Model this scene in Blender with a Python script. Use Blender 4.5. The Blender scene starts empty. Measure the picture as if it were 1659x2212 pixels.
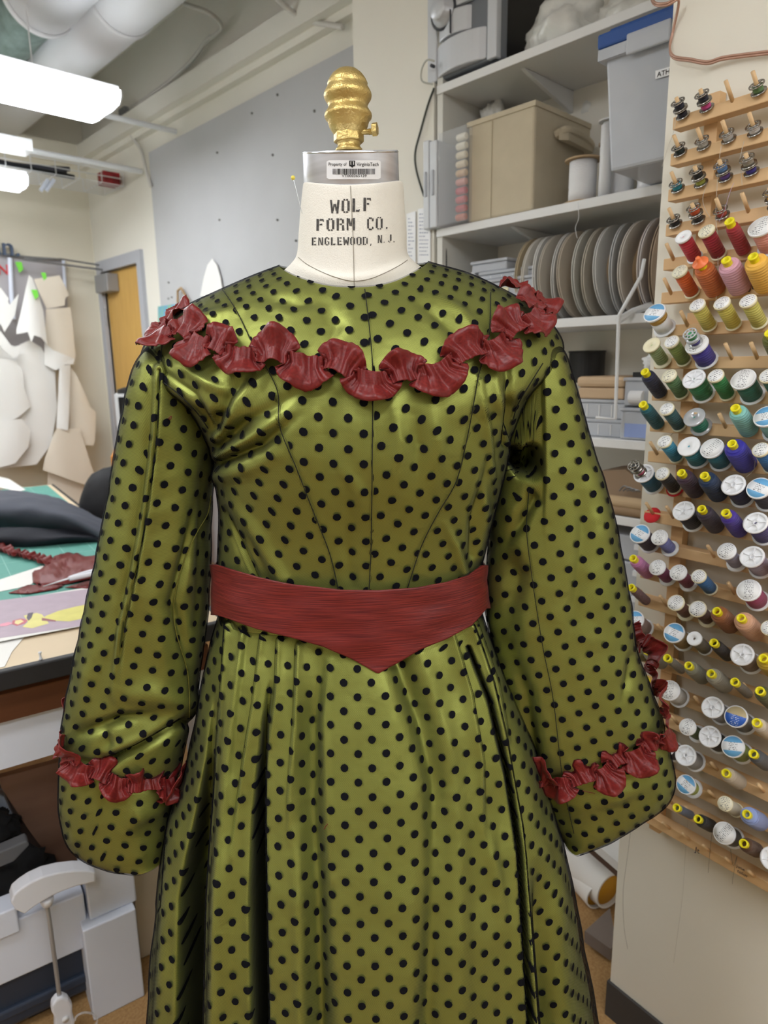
import bpy, bmesh, math, random
import numpy as np
from mathutils import Vector, Matrix, noise
from mathutils.bvhtree import BVHTree
random.seed(7)
SC = bpy.context.scene
COL = SC.collection
PI = math.pi
# ------------------------------------------------------------------ camera model
F = 1475.0; CX, CY = 829.5, 1106.0; H = 1.3
def nrm(v):
    v = np.array(v, float); return v/np.linalg.norm(v)
_p = math.atan((1106-792)/F)
_nad = (CX+0.0152*F/math.tan(_p), CY+F/math.tan(_p))
_Z = -nrm([_nad[0]-CX, -(_nad[1]-CY), -F])
_v = np.array([-600-CX, -(812-CY), -F]); _v = _v-_Z*_v.dot(_Z)
_Y = nrm(_v); _X = np.cross(_Y, _Z)
M = np.array([_X, _Y, _Z]); C0 = np.array([0, 0, H])
FW = M@np.array([0, 0, -1.]); FW[2] = 0; FW = nrm(FW); RT = np.array([FW[1], -FW[0], 0.])
def ray(px, py): return nrm(M@np.array([px-CX, -(py-CY), -F]))
def at(px, py, Y):
    r = ray(px, py); return C0+r*Y/r.dot(FW)
def pl(px, py, P, n):
    r = ray(px, py); n = np.array(n, float); return C0+r*(np.array(P)-C0).dot(n)/r.dot(n)
def PX(px, py, x): return pl(px, py, (x, 0, 0), (1, 0, 0))
def PY(px, py, y): return pl(px, py, (0, y, 0), (0, 1, 0))
def PZ(px, py, z): return pl(px, py, (0, 0, z), (0, 0, 1))
def proj(P):
    c = (np.asarray(P)-C0)@M
    return CX-F*c[..., 0]/c[..., 2], CY+F*c[..., 1]/c[..., 2]
cam = bpy.data.cameras.new('camera'); co = bpy.data.objects.new('camera', cam); COL.objects.link(co)
mw = Matrix.Identity(4)
for i in range(3):
    for j in range(3): mw[i][j] = M[i][j]
mw[0][3], mw[1][3], mw[2][3] = C0
co.matrix_world = mw
cam.sensor_fit = 'VERTICAL'; cam.sensor_height = 9.8; cam.sensor_width = 7.35
cam.lens = F/2212*9.8
cam.clip_start = 0.05; cam.clip_end = 50
cam.dof.use_dof = True; cam.dof.focus_distance = 0.74; cam.dof.aperture_fstop = 2.0
SC.camera = co
vs = SC.view_settings
vs.view_transform = 'Standard'; vs.look = 'None'; vs.gamma = 1; vs.exposure = 0.0; vs.use_curve_mapping = False

# ------------------------------------------------------------------ object helpers
WL = {}
def tag(o, label=None, cat=None, group=None, kind=None):
    if label: o['label'] = label
    if cat: o['category'] = cat
    if group: o['group'] = group
    if kind: o['kind'] = kind
    return o
def thing(name, label, cat, loc, group=None):
    o = bpy.data.objects.new(name, None); COL.objects.link(o)
    o.empty_display_size = 0.02
    o.location = Vector([float(c) for c in loc]); WL[o] = o.location.copy()
    return tag(o, label, cat, group)
def mobj(name, verts, faces, mat, parent=None, smooth=False, uvs=None, label=None, cat=None, group=None, kind=None):
    V = np.array([tuple(v) for v in verts], float)
    lo, hi = V.min(0), V.max(0)
    org = np.array([(lo[0]+hi[0])/2, (lo[1]+hi[1])/2, lo[2]])
    me = bpy.data.meshes.new(name)
    me.from_pydata([tuple(v) for v in (V-org)], [], [tuple(int(i) for i in f) for f in faces])
    if uvs is not None:
        uvl = me.uv_layers.new(name='UVMap')
        li = np.empty(len(me.loops), dtype=np.int32); me.loops.foreach_get('vertex_index', li)
        uvl.data.foreach_set('uv', np.asarray(uvs, dtype=np.float32)[li].ravel())
    if smooth: me.polygons.foreach_set('use_smooth', [True]*len(me.polygons))
    if mat: me.materials.append(mat)
    me.update()
    o = bpy.data.objects.new(name, me); COL.objects.link(o)
    og = Vector(org); WL[o] = og
    if parent is not None:
        o.parent = parent; o.location = og-WL[parent]
    else: o.location = og
    return tag(o, label, cat, group, kind)
class MB:
    """collects shapes into one mesh"""
    def __init__(s): s.v = []; s.f = []
    def add(s, vs_, fs):
        b = len(s.v); s.v += [tuple(map(float, v)) for v in vs_]; s.f += [tuple(i+b for i in f) for f in fs]; return s
    def box(s, o, ax, ay, az):
        o, ax, ay, az = [np.array(q, float) for q in (o, ax, ay, az)]
        v = [o, o+ax, o+ax+ay, o+ay]; v += [q+az for q in v]
        if np.cross(ax, ay).dot(az) < 0:
            f = [(0, 1, 2, 3), (7, 6, 5, 4), (4, 5, 1, 0), (5, 6, 2, 1), (6, 7, 3, 2), (7, 4, 0, 3)]
        else:
            f = [(3, 2, 1, 0), (4, 5, 6, 7), (0, 1, 5, 4), (1, 2, 6, 5), (2, 3, 7, 6), (3, 0, 4, 7)]
        return s.add(v, f)
    def aabb(s, lo, hi):
        lo, hi = np.minimum(lo, hi), np.maximum(lo, hi)
        d = hi-lo
        return s.box(lo, (d[0], 0, 0), (0, d[1], 0), (0, 0, d[2]))
    def prism(s, pts, ext):
        pts = [np.array(p, float) for p in pts]; e = np.array(ext, float); n = len(pts)
        nn = sum((np.cross(pts[i]-pts[0], pts[(i+1) % n]-pts[0]) for i in range(n)), np.zeros(3))
        if nn.dot(e) > 0: pts = pts[::-1]
        v = pts+[p+e for p in pts]
        f = [tuple(range(n)), tuple(range(2*n-1, n-1, -1))]
        f += [(i, i+n, (i+1) % n+n, (i+1) % n) for i in range(n)]
        return s.add(v, f)
    def tube(s, pts, r, n=8, closed=False, caps=True):
        P = [np.array(p, float) for p in pts]; m = len(P)
        rr = r if hasattr(r, '__len__') else [r]*m
        T = []
        for i in range(m):
            a = P[(i-1) % m] if (closed or i > 0) else P[i]; b = P[(i+1) % m] if (closed or i < m-1) else P[i]
            T.append(nrm(b-a))
        up = np.array([0, 0, 1.]) if abs(T[0][2]) < .9 else np.array([1., 0, 0])
        u = nrm(np.cross(T[0], up)); v = []
        for i in range(m):
            u = nrm(u-T[i]*u.dot(T[i])); w = np.cross(T[i], u)
            for k in range(n):
                a = 2*PI*k/n; v.append(P[i]+rr[i]*(math.cos(a)*u+math.sin(a)*w))
        f = []
        for i in range(m if closed else m-1):
            j = (i+1) % m
            for k in range(n): f.append((i*n+k, i*n+(k+1) % n, j*n+(k+1) % n, j*n+k))
        if caps and not closed: f += [tuple(range(n-1, -1, -1)), tuple((m-1)*n+k for k in range(n))]
        return s.add(v, f)
    def lathe(s, prof, o=(0, 0, 0), ax=(0, 0, 1), n=24, cap=True):
        o = np.array(o, float); ax = nrm(ax)
        u = nrm(np.cross(ax, (1, 0, 0) if abs(ax[0]) < .9 else (0, 1, 0))); w = np.cross(ax, u); v = []
        for (r, h) in prof:
            for k in range(n):
                a = 2*PI*k/n; v.append(o+ax*h+r*(math.cos(a)*u+math.sin(a)*w))
        f = []; m = len(prof)
        for i in range(m-1):
            for k in range(n): f.append((i*n+k, i*n+(k+1) % n, (i+1)*n+(k+1) % n, (i+1)*n+k))
        if cap: f += [tuple(range(n-1, -1, -1)), tuple((m-1)*n+k for k in range(n))]
        return s.add(v, f)
    def obj(s, name, mat, parent=None, smooth=False, **k): return mobj(name, s.v, s.f, mat, parent, smooth, **k)
def bevel(o, w=.002, seg=2):
    m = o.modifiers.new('bevel', 'BEVEL'); m.width = w; m.segments = seg; m.limit_method = 'ANGLE'; m.angle_limit = .6
    return o
def autosmooth(o):
    for p in o.data.polygons: p.use_smooth = True
    m = o.modifiers.new('edges', 'EDGE_SPLIT'); m.split_angle = .7
    return o
def catmull(P, n):
    P = np.array(P, float); m = len(P)
    t = np.linspace(0, m-1-1e-9, n); i = t.astype(int); u = (t-i)[:, None]
    p0 = P[np.maximum(i-1, 0)]; p1 = P[i]; p2 = P[np.minimum(i+1, m-1)]; p3 = P[np.minimum(i+2, m-1)]
    return .5*((2*p1)+(-p0+p2)*u+(2*p0-5*p1+4*p2-p3)*u**2+(-p0+3*p1-3*p2+p3)*u**3)

# ------------------------------------------------------------------ materials
def srgb(r, g, b):
    f = lambda c: (c/255)/12.92 if c/255 <= .04045 else ((c/255+.055)/1.055)**2.4
    return (f(r), f(g), f(b), 1)
MATS = {}
def mat(name, col, rough=.6, metal=0, bump=0, bscale=60, var=.06, vscale=4, spec=.5, emis=None, estr=0, trans=0, alpha=None, stretch=None, col2=None, sheen=0, coat=0, ior=1.45):
    if name in MATS: return MATS[name]
    m = bpy.data.materials.new(name); m.use_nodes = True; nt = m.node_tree; N = nt.nodes; L = nt.links
    b = N['Principled BSDF']; c = srgb(*col)
    b.inputs['Roughness'].default_value = rough; b.inputs['Metallic'].default_value = metal
    b.inputs['Specular IOR Level'].default_value = spec; b.inputs['IOR'].default_value = ior
    if sheen: b.inputs['Sheen Weight'].default_value = sheen
    if coat: b.inputs['Coat Weight'].default_value = coat
    tc = N.new('ShaderNodeTexCoord'); mp = N.new('ShaderNodeMapping'); L.new(tc.outputs['Object'], mp.inputs[0])
    if stretch: mp.inputs['Scale'].default_value = stretch
    nz = N.new('ShaderNodeTexNoise'); nz.inputs['Scale'].default_value = vscale; nz.inputs['Detail'].default_value = 4
    L.new(mp.outputs[0], nz.inputs['Vector'])
    mx = N.new('ShaderNodeMix'); mx.data_type = 'RGBA'
    if col2: a, d = c, srgb(*col2)
    else: a = tuple(x*(1-var) for x in c[:3])+(1,); d = tuple(min(1, x*(1+var)) for x in c[:3])+(1,)
    mx.inputs[6].default_value = a; mx.inputs[7].default_value = d
    rmp = N.new('ShaderNodeMapRange'); rmp.inputs[1].default_value = .3; rmp.inputs[2].default_value = .7
    L.new(nz.outputs['Fac'], rmp.inputs[0]); L.new(rmp.outputs[0], mx.inputs[0]); L.new(mx.outputs[2], b.inputs['Base Color'])
    if bump:
        n2 = N.new('ShaderNodeTexNoise'); n2.inputs['Scale'].default_value = bscale; n2.inputs['Detail'].default_value = 3
        L.new(mp.outputs[0], n2.inputs['Vector'])
        bp = N.new('ShaderNodeBump'); bp.inputs['Strength'].default_value = bump; bp.inputs['Distance'].default_value = .002
        L.new(n2.outputs['Fac'], bp.inputs['Height']); L.new(bp.outputs[0], b.inputs['Normal'])
    if emis: b.inputs['Emission Color'].default_value = srgb(*emis); b.inputs['Emission Strength'].default_value = estr
    if trans: b.inputs['Transmission Weight'].default_value = trans
    if alpha is not None: b.inputs['Alpha'].default_value = alpha
    MATS[name] = m; return m
def wood(name, c1, c2, sc=18, stretch=(1, 1, .08), rough=.55):
    return mat(name, c1, rough, col2=c2, vscale=sc, stretch=stretch, bump=.1, bscale=80)
wall_m = mat('cream_wall_paint', (230, 226, 216), .75, bump=.15, bscale=90, var=.015)
wallfar_m = mat('far_wall_paint', (224, 217, 199), .75, bump=.15, bscale=90, var=.02)
ceil_m = mat('ceiling_paint', (226, 221, 210), .85, var=.02)
floor_m = mat('cork_floor', (176, 140, 92), .7, col2=(150, 112, 68), vscale=180, bump=.3, bscale=200)
board_m = mat('grey_tack_board', (188, 188, 190), .9, bump=.2, bscale=300, var=.03)
white_m = mat('white_paint', (216, 222, 236), .5, bump=.2, bscale=40, var=.03)
melamine_m = mat('white_melamine', (226, 226, 226), .4, var=.01)
melamine_in = mat('shelf_inner_panel', (214, 212, 205), .5, var=.01)
gyp_m = mat('duct_white', (222, 222, 224), .45, var=.02, bump=.1, bscale=12)
diff_m = mat('lamp_diffuser', (250, 252, 255), .4, emis=(246, 250, 255), estr=7, var=0)
metalw_m = mat('white_enamel', (225, 226, 228), .35, var=.01)
galv_m = mat('galvanised_steel', (150, 152, 156), .4, metal=.7, var=.1, vscale=30)
chrome_m = mat('chrome', (205, 207, 210), .18, metal=1, var=.03)
black_m = mat('black_plastic', (24, 24, 26), .45, var=.1)
rail_m = wood('rack_beech', (224, 188, 142), (206, 166, 118), sc=14, stretch=(1, .12, 1))
peg_m = wood('peg_beech', (226, 194, 150), (206, 168, 120), sc=40)
clear_m = mat('clear_plastic', (225, 228, 232), .25, alpha=.28, var=.03)
frost_m = mat('frosted_plastic', (204, 208, 216), .4, alpha=.72, var=.05, vscale=8)
# ------------------------------------------------------------------ light
w = bpy.data.worlds.new('world'); SC.world = w; w.use_nodes = True
w.node_tree.nodes['Background'].inputs[0].default_value = (.86, .88, .92, 1); w.node_tree.nodes['Background'].inputs[1].default_value = .5
def ceiling_light(x0, x1, y0, y1, z, label, n_out=True, dirx=True):
    t = thing('ceiling_light', label, 'light', ((x0+x1)/2, (y0+y1)/2, z), 'wraparound fluorescent lights')
    # wrapped diffuser: cross-section across the short side
    a, b = (y0, y1) if dirx else (x0, x1)
    hw_ = (b-a)/2; c = (a+b)/2
    sec = [(-hw_, .085), (-hw_*1.0, .05), (-hw_*.86, .012), (-hw_*.45, 0), (-.006, .003), (0, .006), (.006, .003), (hw_*.45, 0), (hw_*.86, .012), (hw_, .05), (hw_, .085)]
    sec = [(u, v*.55) for u, v in sec]
    if dirx: pts = [np.array([x0, c+u, z+v]) for u, v in sec]; ext = (x1-x0, 0, 0)
    else: pts = [np.array([c+u, y0, z+v]) for u, v in sec]; ext = (0, y1-y0, 0)
    MB().prism(pts, ext).obj('diffuser', diff_m, t)
    m = MB()
    if dirx: m.aabb((x0-.004, c-hw_*.9, z+.0475), (x1+.004, c+hw_*.9, z+.066))
    else: m.aabb((c-hw_*.9, y0-.004, z+.0475), (c+hw_*.9, y1+.004, z+.066))
    bevel(m.obj('housing', metalw_m, t), .004)
    for e in (0, 1):
        q = (x0 if e == 0 else x1) if dirx else (y0 if e == 0 else y1); s = -1 if e == 0 else 1
        p2 = [np.array([q, c+u*1.01, z-.001+v]) if dirx else np.array([c+u*1.01, q, z-.001+v]) for u, v in sec]
        MB().prism(p2, (.006*s, 0, 0) if dirx else (0, .006*s, 0)).obj('end_cap', metalw_m, t)
    for f in (.2, .8):
        p = np.array([x0+(x1-x0)*f, c, z+.06]) if dirx else np.array([c, y0+(y1-y0)*f, z+.06])
        MB().tube([p, (p[0], p[1], 2.80)], .0025, 6).obj('hanger', metalw_m, t)
    return t
ceiling_light(-.02, 1.19, 2.60, 2.90, 2.235, 'white wraparound fluorescent light, the large bright one under the round ducts')
ceiling_light(-.10, 1.10, 3.40, 3.58, 2.095, 'small far fluorescent light by the wire cable basket at left')
ceiling_light(-1.3, -.05, .55, .85, 2.30, 'added unseen fluorescent light nearest above the dress form, left of it')  # unseen fixture, added to light the dress from above
ceiling_light(-.9, .35, -.75, -.45, 2.30, 'added unseen fluorescent light overhead behind the photographer')  # out of view, added for light from the camera side
ceiling_light(-1.9, -.65, 2.0, 2.3, 2.30, 'added unseen fluorescent light over the left part of the room')  # unseen fixture, added for more light in the closed room
ceiling_light(-.2, 1.05, -1.9, -1.6, 2.30, 'added unseen fluorescent light near the back wall behind the photographer')  # also unseen, added to brighten the room from behind
vs.exposure = 1.12
# ================================================================== THE DRESS ON ITS FORM
YD = 0.80
def Lc(px, py, yl):            # pixel -> local (right, forward from form axis, z)
    P = at(px, py, YD+yl); return np.array([P.dot(RT), P.dot(FW)-YD, P[2]])
def Wd(x, y, z):               # local -> world arrays
    x, y, z = [np.asarray(q, float) for q in (x, y, z)]
    return x[..., None]*RT+(y+YD)[..., None]*FW+z[..., None]*np.array([0, 0, 1.])

def loft(rings, nt, nv):
    """rings: cx, a, zs, yc, bF, zF, bB, zB, n"""
    R = catmull(rings, nv)
    phi = np.linspace(-PI, PI, nt+1)[None, :]
    cx, a, zs, yc, bF, zF, bB, zB, n = [R[:, i][:, None] for i in range(9)]
    s, c = np.sin(phi), np.cos(phi)
    e = 2/n
    x = cx+a*np.sign(s)*np.abs(s)**e
    fr = (c > 0)
    y = yc-np.where(fr, bF, bB)*np.sign(c)*np.abs(c)**e
    g = np.abs(c)**1.6
    z = zs+np.where(fr, (zF-zs), (zB-zs))*g
    return Wd(x, y, z)
def normals(G):
    du = np.empty_like(G); dv = np.empty_like(G)
    du[:, 1:-1] = G[:, 2:]-G[:, :-2]; du[:, 0] = du[:, -1] = G[:, 1]-G[:, -2]
    dv[1:-1] = G[2:]-G[:-2]; dv[0] = G[1]-G[0]; dv[-1] = G[-1]-G[-2]
    n = np.cross(dv, du); l = np.linalg.norm(n, axis=-1, keepdims=True); l[l < 1e-12] = 1
    n = n/l
    c = G.mean(axis=(0, 1)); 
    if ((G-c)*n).sum() < 0: n = -n
    return n
def seg_dist(px, py, path):
    """signed distance (+ = right of the downward path) and per-point interpolated depth factor"""
    best = np.full(px.shape, 1e9); sg = np.zeros(px.shape); fac = np.zeros(px.shape)
    for i in range(len(path)-1):
        ax, ay, fa = path[i]; bx, by, fb = path[i+1]
        dx, dy = bx-ax, by-ay; L2 = dx*dx+dy*dy
        t = ((px-ax)*dx+(py-ay)*dy)/L2; tc = np.clip(t, 0, 1)
        qx, qy = ax+tc*dx, ay+tc*dy
        d = np.hypot(px-qx, py-qy)
        m = d < best
        cr = (px-ax)*dy-(py-ay)*dx
        best = np.where(m, d, best); sg = np.where(m, np.sign(cr), sg); fac = np.where(m, fa+tc*(fb-fa), fac)
    return best, sg, fac
def crease(G, Nn, path, w, depth, kind='v'):
    """real relief: push the cloth in or out along a fold line"""
    px, py = proj(G)
    view = C0-G; view /= np.linalg.norm(view, axis=-1, keepdims=True)
    front = np.clip(((Nn*view).sum(-1)+.35)/.4, 0, 1)
    path = [(p[0], p[1], p[2] if len(p) > 2 else 1.0) for p in path]
    d, s, f = seg_dist(px, py, path)
    if kind == 'v': k = np.exp(-(d/w)**2)
    elif kind == 'R': sd = d*s; k = np.where(sd > 0, np.exp(-sd/w), np.exp(-(sd/max(5.0, abs(depth)*750))**2))      # flap standing proud on the right
    elif kind == 'L': sd = -d*s; k = np.where(sd > 0, np.exp(-sd/w), np.exp(-(sd/max(5.0, abs(depth)*750))**2))
    elif kind == 'D':                                # deep trench running straight back between two lobes
        k = np.exp(-(d/(w*(.35+.65*np.clip(f, 0, 1))))**4)
        G += FW*(k*-depth*f*front)[..., None]; return
    G += Nn*(k*depth*f*front)[..., None]
def ripple(G, Nn, amp, sc, seed=0, st=(1, 1, 1)):
    v = np.empty(G.shape[:2])
    for i in range(G.shape[0]):
        for j in range(G.shape[1]):
            p = G[i, j]
            v[i, j] = noise.noise(Vector((p[0]*sc*st[0]+seed, p[1]*sc*st[1]+seed*.7, p[2]*sc*st[2])))
    G += Nn*(v*amp)[..., None]
def arc_uv(G, j0):
    """lay the cloth out flat: u along each row, v across the rows, square to each other"""
    d = np.linalg.norm(np.diff(G, axis=1), axis=-1)
    u = np.concatenate([np.zeros((G.shape[0], 1)), np.cumsum(d, 1)], 1); u -= u[:, j0:j0+1]
    T = np.gradient(G, axis=1); T /= np.maximum(np.linalg.norm(T, axis=-1, keepdims=True), 1e-9)
    S = np.diff(G, axis=0); Tm = (T[1:]+T[:-1])/2; al = (S*Tm).sum(-1)
    e = np.linalg.norm(S-al[..., None]*Tm, axis=-1)
    v = np.concatenate([np.zeros((1, G.shape[1])), np.cumsum(e, 0)], 0)
    k = G.shape[0]//2; v = v-v[k:k+1]+v[k, j0]
    u = u+np.concatenate([[0], np.cumsum(al[:, j0])])[:, None]
    return u, v
def grid_faces(nv, nt1, flip=False):
    f = []
    for i in range(nv-1):
        for j in range(nt1-1):
            a = i*nt1+j
            f.append((a, a+nt1, a+nt1+1, a+1) if not flip else (a, a+1, a+nt1+1, a+nt1))
    return f

# --- fabrics
def fabric_net():
    m = bpy.data.materials.new('black_dotted_netting'); m.use_nodes = True; nt = m.node_tree; N = nt.nodes; L = nt.links
    N.clear(); out = N.new('ShaderNodeOutputMaterial')
    uv = N.new('ShaderNodeUVMap'); uv.uv_map = 'UVMap'
    nz = N.new('ShaderNodeTexNoise'); nz.inputs['Scale'].default_value = 900; nz.inputs['Detail'].default_value = 1
    L.new(uv.outputs[0], nz.inputs['Vector'])
    sc = N.new('ShaderNodeVectorMath'); sc.operation = 'SCALE'; sc.inputs['Scale'].default_value = 1/.0298
    L.new(uv.outputs[0], sc.inputs[0])
    nd = N.new('ShaderNodeVectorMath'); nd.operation = 'MULTIPLY_ADD'; nd.inputs[1].default_value = (.035, .035, 0)
    L.new(nz.outputs['Color'], nd.inputs[0]); L.new(sc.outputs[0], nd.inputs[2])
    ds = []
    for off in (0, .5):
        a = N.new('ShaderNodeVectorMath'); a.operation = 'ADD'; a.inputs[1].default_value = (off+100, off+100, 0); L.new(nd.outputs[0], a.inputs[0])
        fr = N.new('ShaderNodeVectorMath'); fr.operation = 'FRACTION'; L.new(a.outputs[0], fr.inputs[0])
        sb = N.new('ShaderNodeVectorMath'); sb.operation = 'SUBTRACT'; sb.inputs[1].default_value = (.5, .5, 0); L.new(fr.outputs[0], sb.inputs[0])
        ml = N.new('ShaderNodeVectorMath'); ml.operation = 'MULTIPLY'; ml.inputs[1].default_value = (1, 1, 0); L.new(sb.outputs[0], ml.inputs[0])
        ln = N.new('ShaderNodeVectorMath'); ln.operation = 'LENGTH'; L.new(ml.outputs[0], ln.inputs[0]); ds.append(ln.outputs['Value'])
    mn = N.new('ShaderNodeMath'); mn.operation = 'MINIMUM'; L.new(ds[0], mn.inputs[0]); L.new(ds[1], mn.inputs[1])
    dot = N.new('ShaderNodeMapRange'); dot.inputs[1].default_value = .151; dot.inputs[2].default_value = .134
    dot.inputs[3].default_value = 0; dot.inputs[4].default_value = 1; L.new(mn.outputs[0], dot.inputs[0])
    # mesh threads of the net
    sp = N.new('ShaderNodeSeparateXYZ'); L.new(uv.outputs[0], sp.inputs[0]); sn = []
    for ch, per in ((0, .0021), (1, .0017)):
        q = N.new('ShaderNodeMath'); q.operation = 'MULTIPLY'; q.inputs[1].default_value = 2*PI/per; L.new(sp.outputs[ch], q.inputs[0])
        w = N.new('ShaderNodeMath'); w.operation = 'SINE'; L.new(q.outputs[0], w.inputs[0]); sn.append(w)
    pr = N.new('ShaderNodeMath'); pr.operation = 'MULTIPLY'; L.new(sn[0].outputs[0], pr.inputs[0]); L.new(sn[1].outputs[0], pr.inputs[1])
    op = N.new('ShaderNodeMath'); op.operation = 'MULTIPLY_ADD'; op.inputs[1].default_value = .16; op.inputs[2].default_value = .31; L.new(pr.outputs[0], op.inputs[0])
    # thread layers overlap more when the cloth is seen edge on
    lw = N.new('ShaderNodeLayerWeight'); lw.inputs['Blend'].default_value = .5
    p4 = N.new('ShaderNodeMath'); p4.operation = 'POWER'; p4.inputs[1].default_value = 2.4; L.new(lw.outputs['Facing'], p4.inputs[0])
    ad = N.new('ShaderNodeMath'); ad.operation = 'MULTIPLY_ADD'; ad.inputs[1].default_value = .62; ad.use_clamp = True
    L.new(p4.outputs[0], ad.inputs[0]); L.new(op.outputs[0], ad.inputs[2])
    mx = N.new('ShaderNodeMath'); mx.operation = 'MAXIMUM'; L.new(ad.outputs[0], mx.inputs[0]); L.new(dot.outputs[0], mx.inputs[1])
    tr = N.new('ShaderNodeBsdfTransparent'); b = N.new('ShaderNodeBsdfPrincipled')
    b.inputs['Base Color'].default_value = (.0065, .0068, .009, 1); b.inputs['Roughness'].default_value = .8; b.inputs['Specular IOR Level'].default_value = .05
    ms = N.new('ShaderNodeMixShader'); L.new(mx.outputs[0], ms.inputs[0]); L.new(tr.outputs[0], ms.inputs[1]); L.new(b.outputs[0], ms.inputs[2])
    L.new(ms.outputs[0], out.inputs[0]); return m
def fabric_satin():
    m = bpy.data.materials.new('chartreuse_satin'); m.use_nodes = True; nt = m.node_tree; N = nt.nodes; L = nt.links
    b = N['Principled BSDF']; b.inputs['Roughness'].default_value = .41; b.inputs['Metallic'].default_value = .58
    b.inputs['Specular IOR Level'].default_value = .5; b.inputs['Sheen Weight'].default_value = .15
    uv = N.new('ShaderNodeUVMap'); uv.uv_map = 'UVMap'
    nz = N.new('ShaderNodeTexNoise'); nz.inputs['Scale'].default_value = 14; nz.inputs['Detail'].default_value = 3; L.new(uv.outputs[0], nz.inputs['Vector'])
    mx = N.new('ShaderNodeMix'); mx.data_type = 'RGBA'; mx.inputs[6].default_value = srgb(178, 186, 88); mx.inputs[7].default_value = srgb(194, 200, 102)
    L.new(nz.outputs['Fac'], mx.inputs[0]); L.new(mx.outputs[2], b.inputs['Base Color'])
    mp = N.new('ShaderNodeMapping'); mp.inputs['Scale'].default_value = (400, 1400, 1); L.new(uv.outputs[0], mp.inputs[0])
    n1 = N.new('ShaderNodeTexNoise'); n1.inputs['Scale'].default_value = 1; L.new(mp.outputs[0], n1.inputs['Vector'])
    n2 = N.new('ShaderNodeTexNoise'); n2.inputs['Scale'].default_value = 30; n2.inputs['Detail'].default_value = 2; L.new(uv.outputs[0], n2.inputs['Vector'])
    b1 = N.new('ShaderNodeBump'); b1.inputs['Strength'].default_value = .25; b1.inputs['Distance'].default_value = .0006; L.new(n1.outputs['Fac'], b1.inputs['Height'])
    b2 = N.new('ShaderNodeBump'); b2.inputs['Strength'].default_value = .27; b2.inputs['Distance'].default_value = .008; L.new(n2.outputs['Fac'], b2.inputs['Height']); L.new(b1.outputs[0], b2.inputs['Normal'])
    L.new(b2.outputs[0], b.inputs['Normal']); return m
def fabric_silk(name, c1, c2, slub=True, rough=.42):
    m = bpy.data.materials.new(name); m.use_nodes = True; nt = m.node_tree; N = nt.nodes; L = nt.links
    b = N['Principled BSDF']; b.inputs['Roughness'].default_value = rough; b.inputs['Sheen Weight'].default_value = .03; b.inputs['Specular IOR Level'].default_value = .3
    uv = N.new('ShaderNodeUVMap'); uv.uv_map = 'UVMap'
    mp = N.new('ShaderNodeMapping'); mp.inputs['Scale'].default_value = (22, 900, 1) if slub else (500, 500, 1); L.new(uv.outputs[0], mp.inputs[0])
    nz = N.new('ShaderNodeTexNoise'); nz.inputs['Scale'].default_value = 1; nz.inputs['Detail'].default_value = 3; L.new(mp.outputs[0], nz.inputs['Vector'])
    mr = N.new('ShaderNodeMapRange'); mr.inputs[1].default_value = .35; mr.inputs[2].default_value = .72; L.new(nz.outputs['Fac'], mr.inputs[0])
    mx = N.new('ShaderNodeMix'); mx.data_type = 'RGBA'; mx.inputs[6].default_value = srgb(*c1); mx.inputs[7].default_value = srgb(*c2)
    L.new(mr.outputs[0], mx.inputs[0]); L.new(mx.outputs[2], b.inputs['Base Color'])
    bp = N.new('ShaderNodeBump'); bp.inputs['Strength'].default_value = .5; bp.inputs['Distance'].default_value = .0006
    L.new(nz.outputs['Fac'], bp.inputs['Height']); L.new(bp.outputs[0], b.inputs['Normal']); return m
net_m = fabric_net(); satin_m = fabric_satin()
sash_m = fabric_silk('red_dupioni', (82, 20, 22), (130, 45, 38)); ruf_m = fabric_silk('red_silk_ruffle', (98, 22, 22), (122, 35, 32), False, .38)
seam_m = mat('dark_seam_thread', (24, 26, 16), .9)  # dark thread tubes draw the seam lines
frame_bvh = {}
def bvh_of(G):
    nv, nt1 = G.shape[:2]; V = [Vector(p) for p in G.reshape(-1, 3)]
    return BVHTree.FromPolygons(V, grid_faces(nv, nt1))
def hit(bvh, px, py, off=0.0):
    r = Vector(ray(px, py)); loc, n, i, d = bvh.ray_cast(Vector(C0), r)
    if loc is None: return None
    if n.dot(r) > 0: n = -n
    return np.array(loc+n*off), np.array(n)

dress = thing('dress', 'chartreuse satin dress under black polka-dot netting with red ruffles, worn by the dress form', 'dress', Wd(-.04, 0, .10))
def cloth_part(name, G, Nn, rot=0, j0=None, panels=None, netoff=.0018, parent=None, uvs=None, label=None):
    nv, nt1 = G.shape[:2]; j0 = nt1//2 if j0 is None else j0
    u, v = arc_uv(G, j0) if uvs is None else uvs
    c, s = math.cos(rot), math.sin(rot)
    if panels is not None:
        c, s = np.cos(panels), np.sin(panels)
    U, V = u*c-v*s, u*s+v*c
    uv = np.stack([U, V], -1).reshape(-1, 2)
    o = mobj(name, G.reshape(-1, 3), grid_faces(nv, nt1), satin_m, parent or dress, True, uv, label=label)
    off = netoff if hasattr(netoff, 'shape') else np.full((nv, nt1), netoff)
    Gn = G+Nn*off[..., None]
    n = mobj('netting', Gn.reshape(-1, 3), grid_faces(nv, nt1), net_m, o, True, uv, label='black dotted netting')
    return o, Gn

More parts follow.
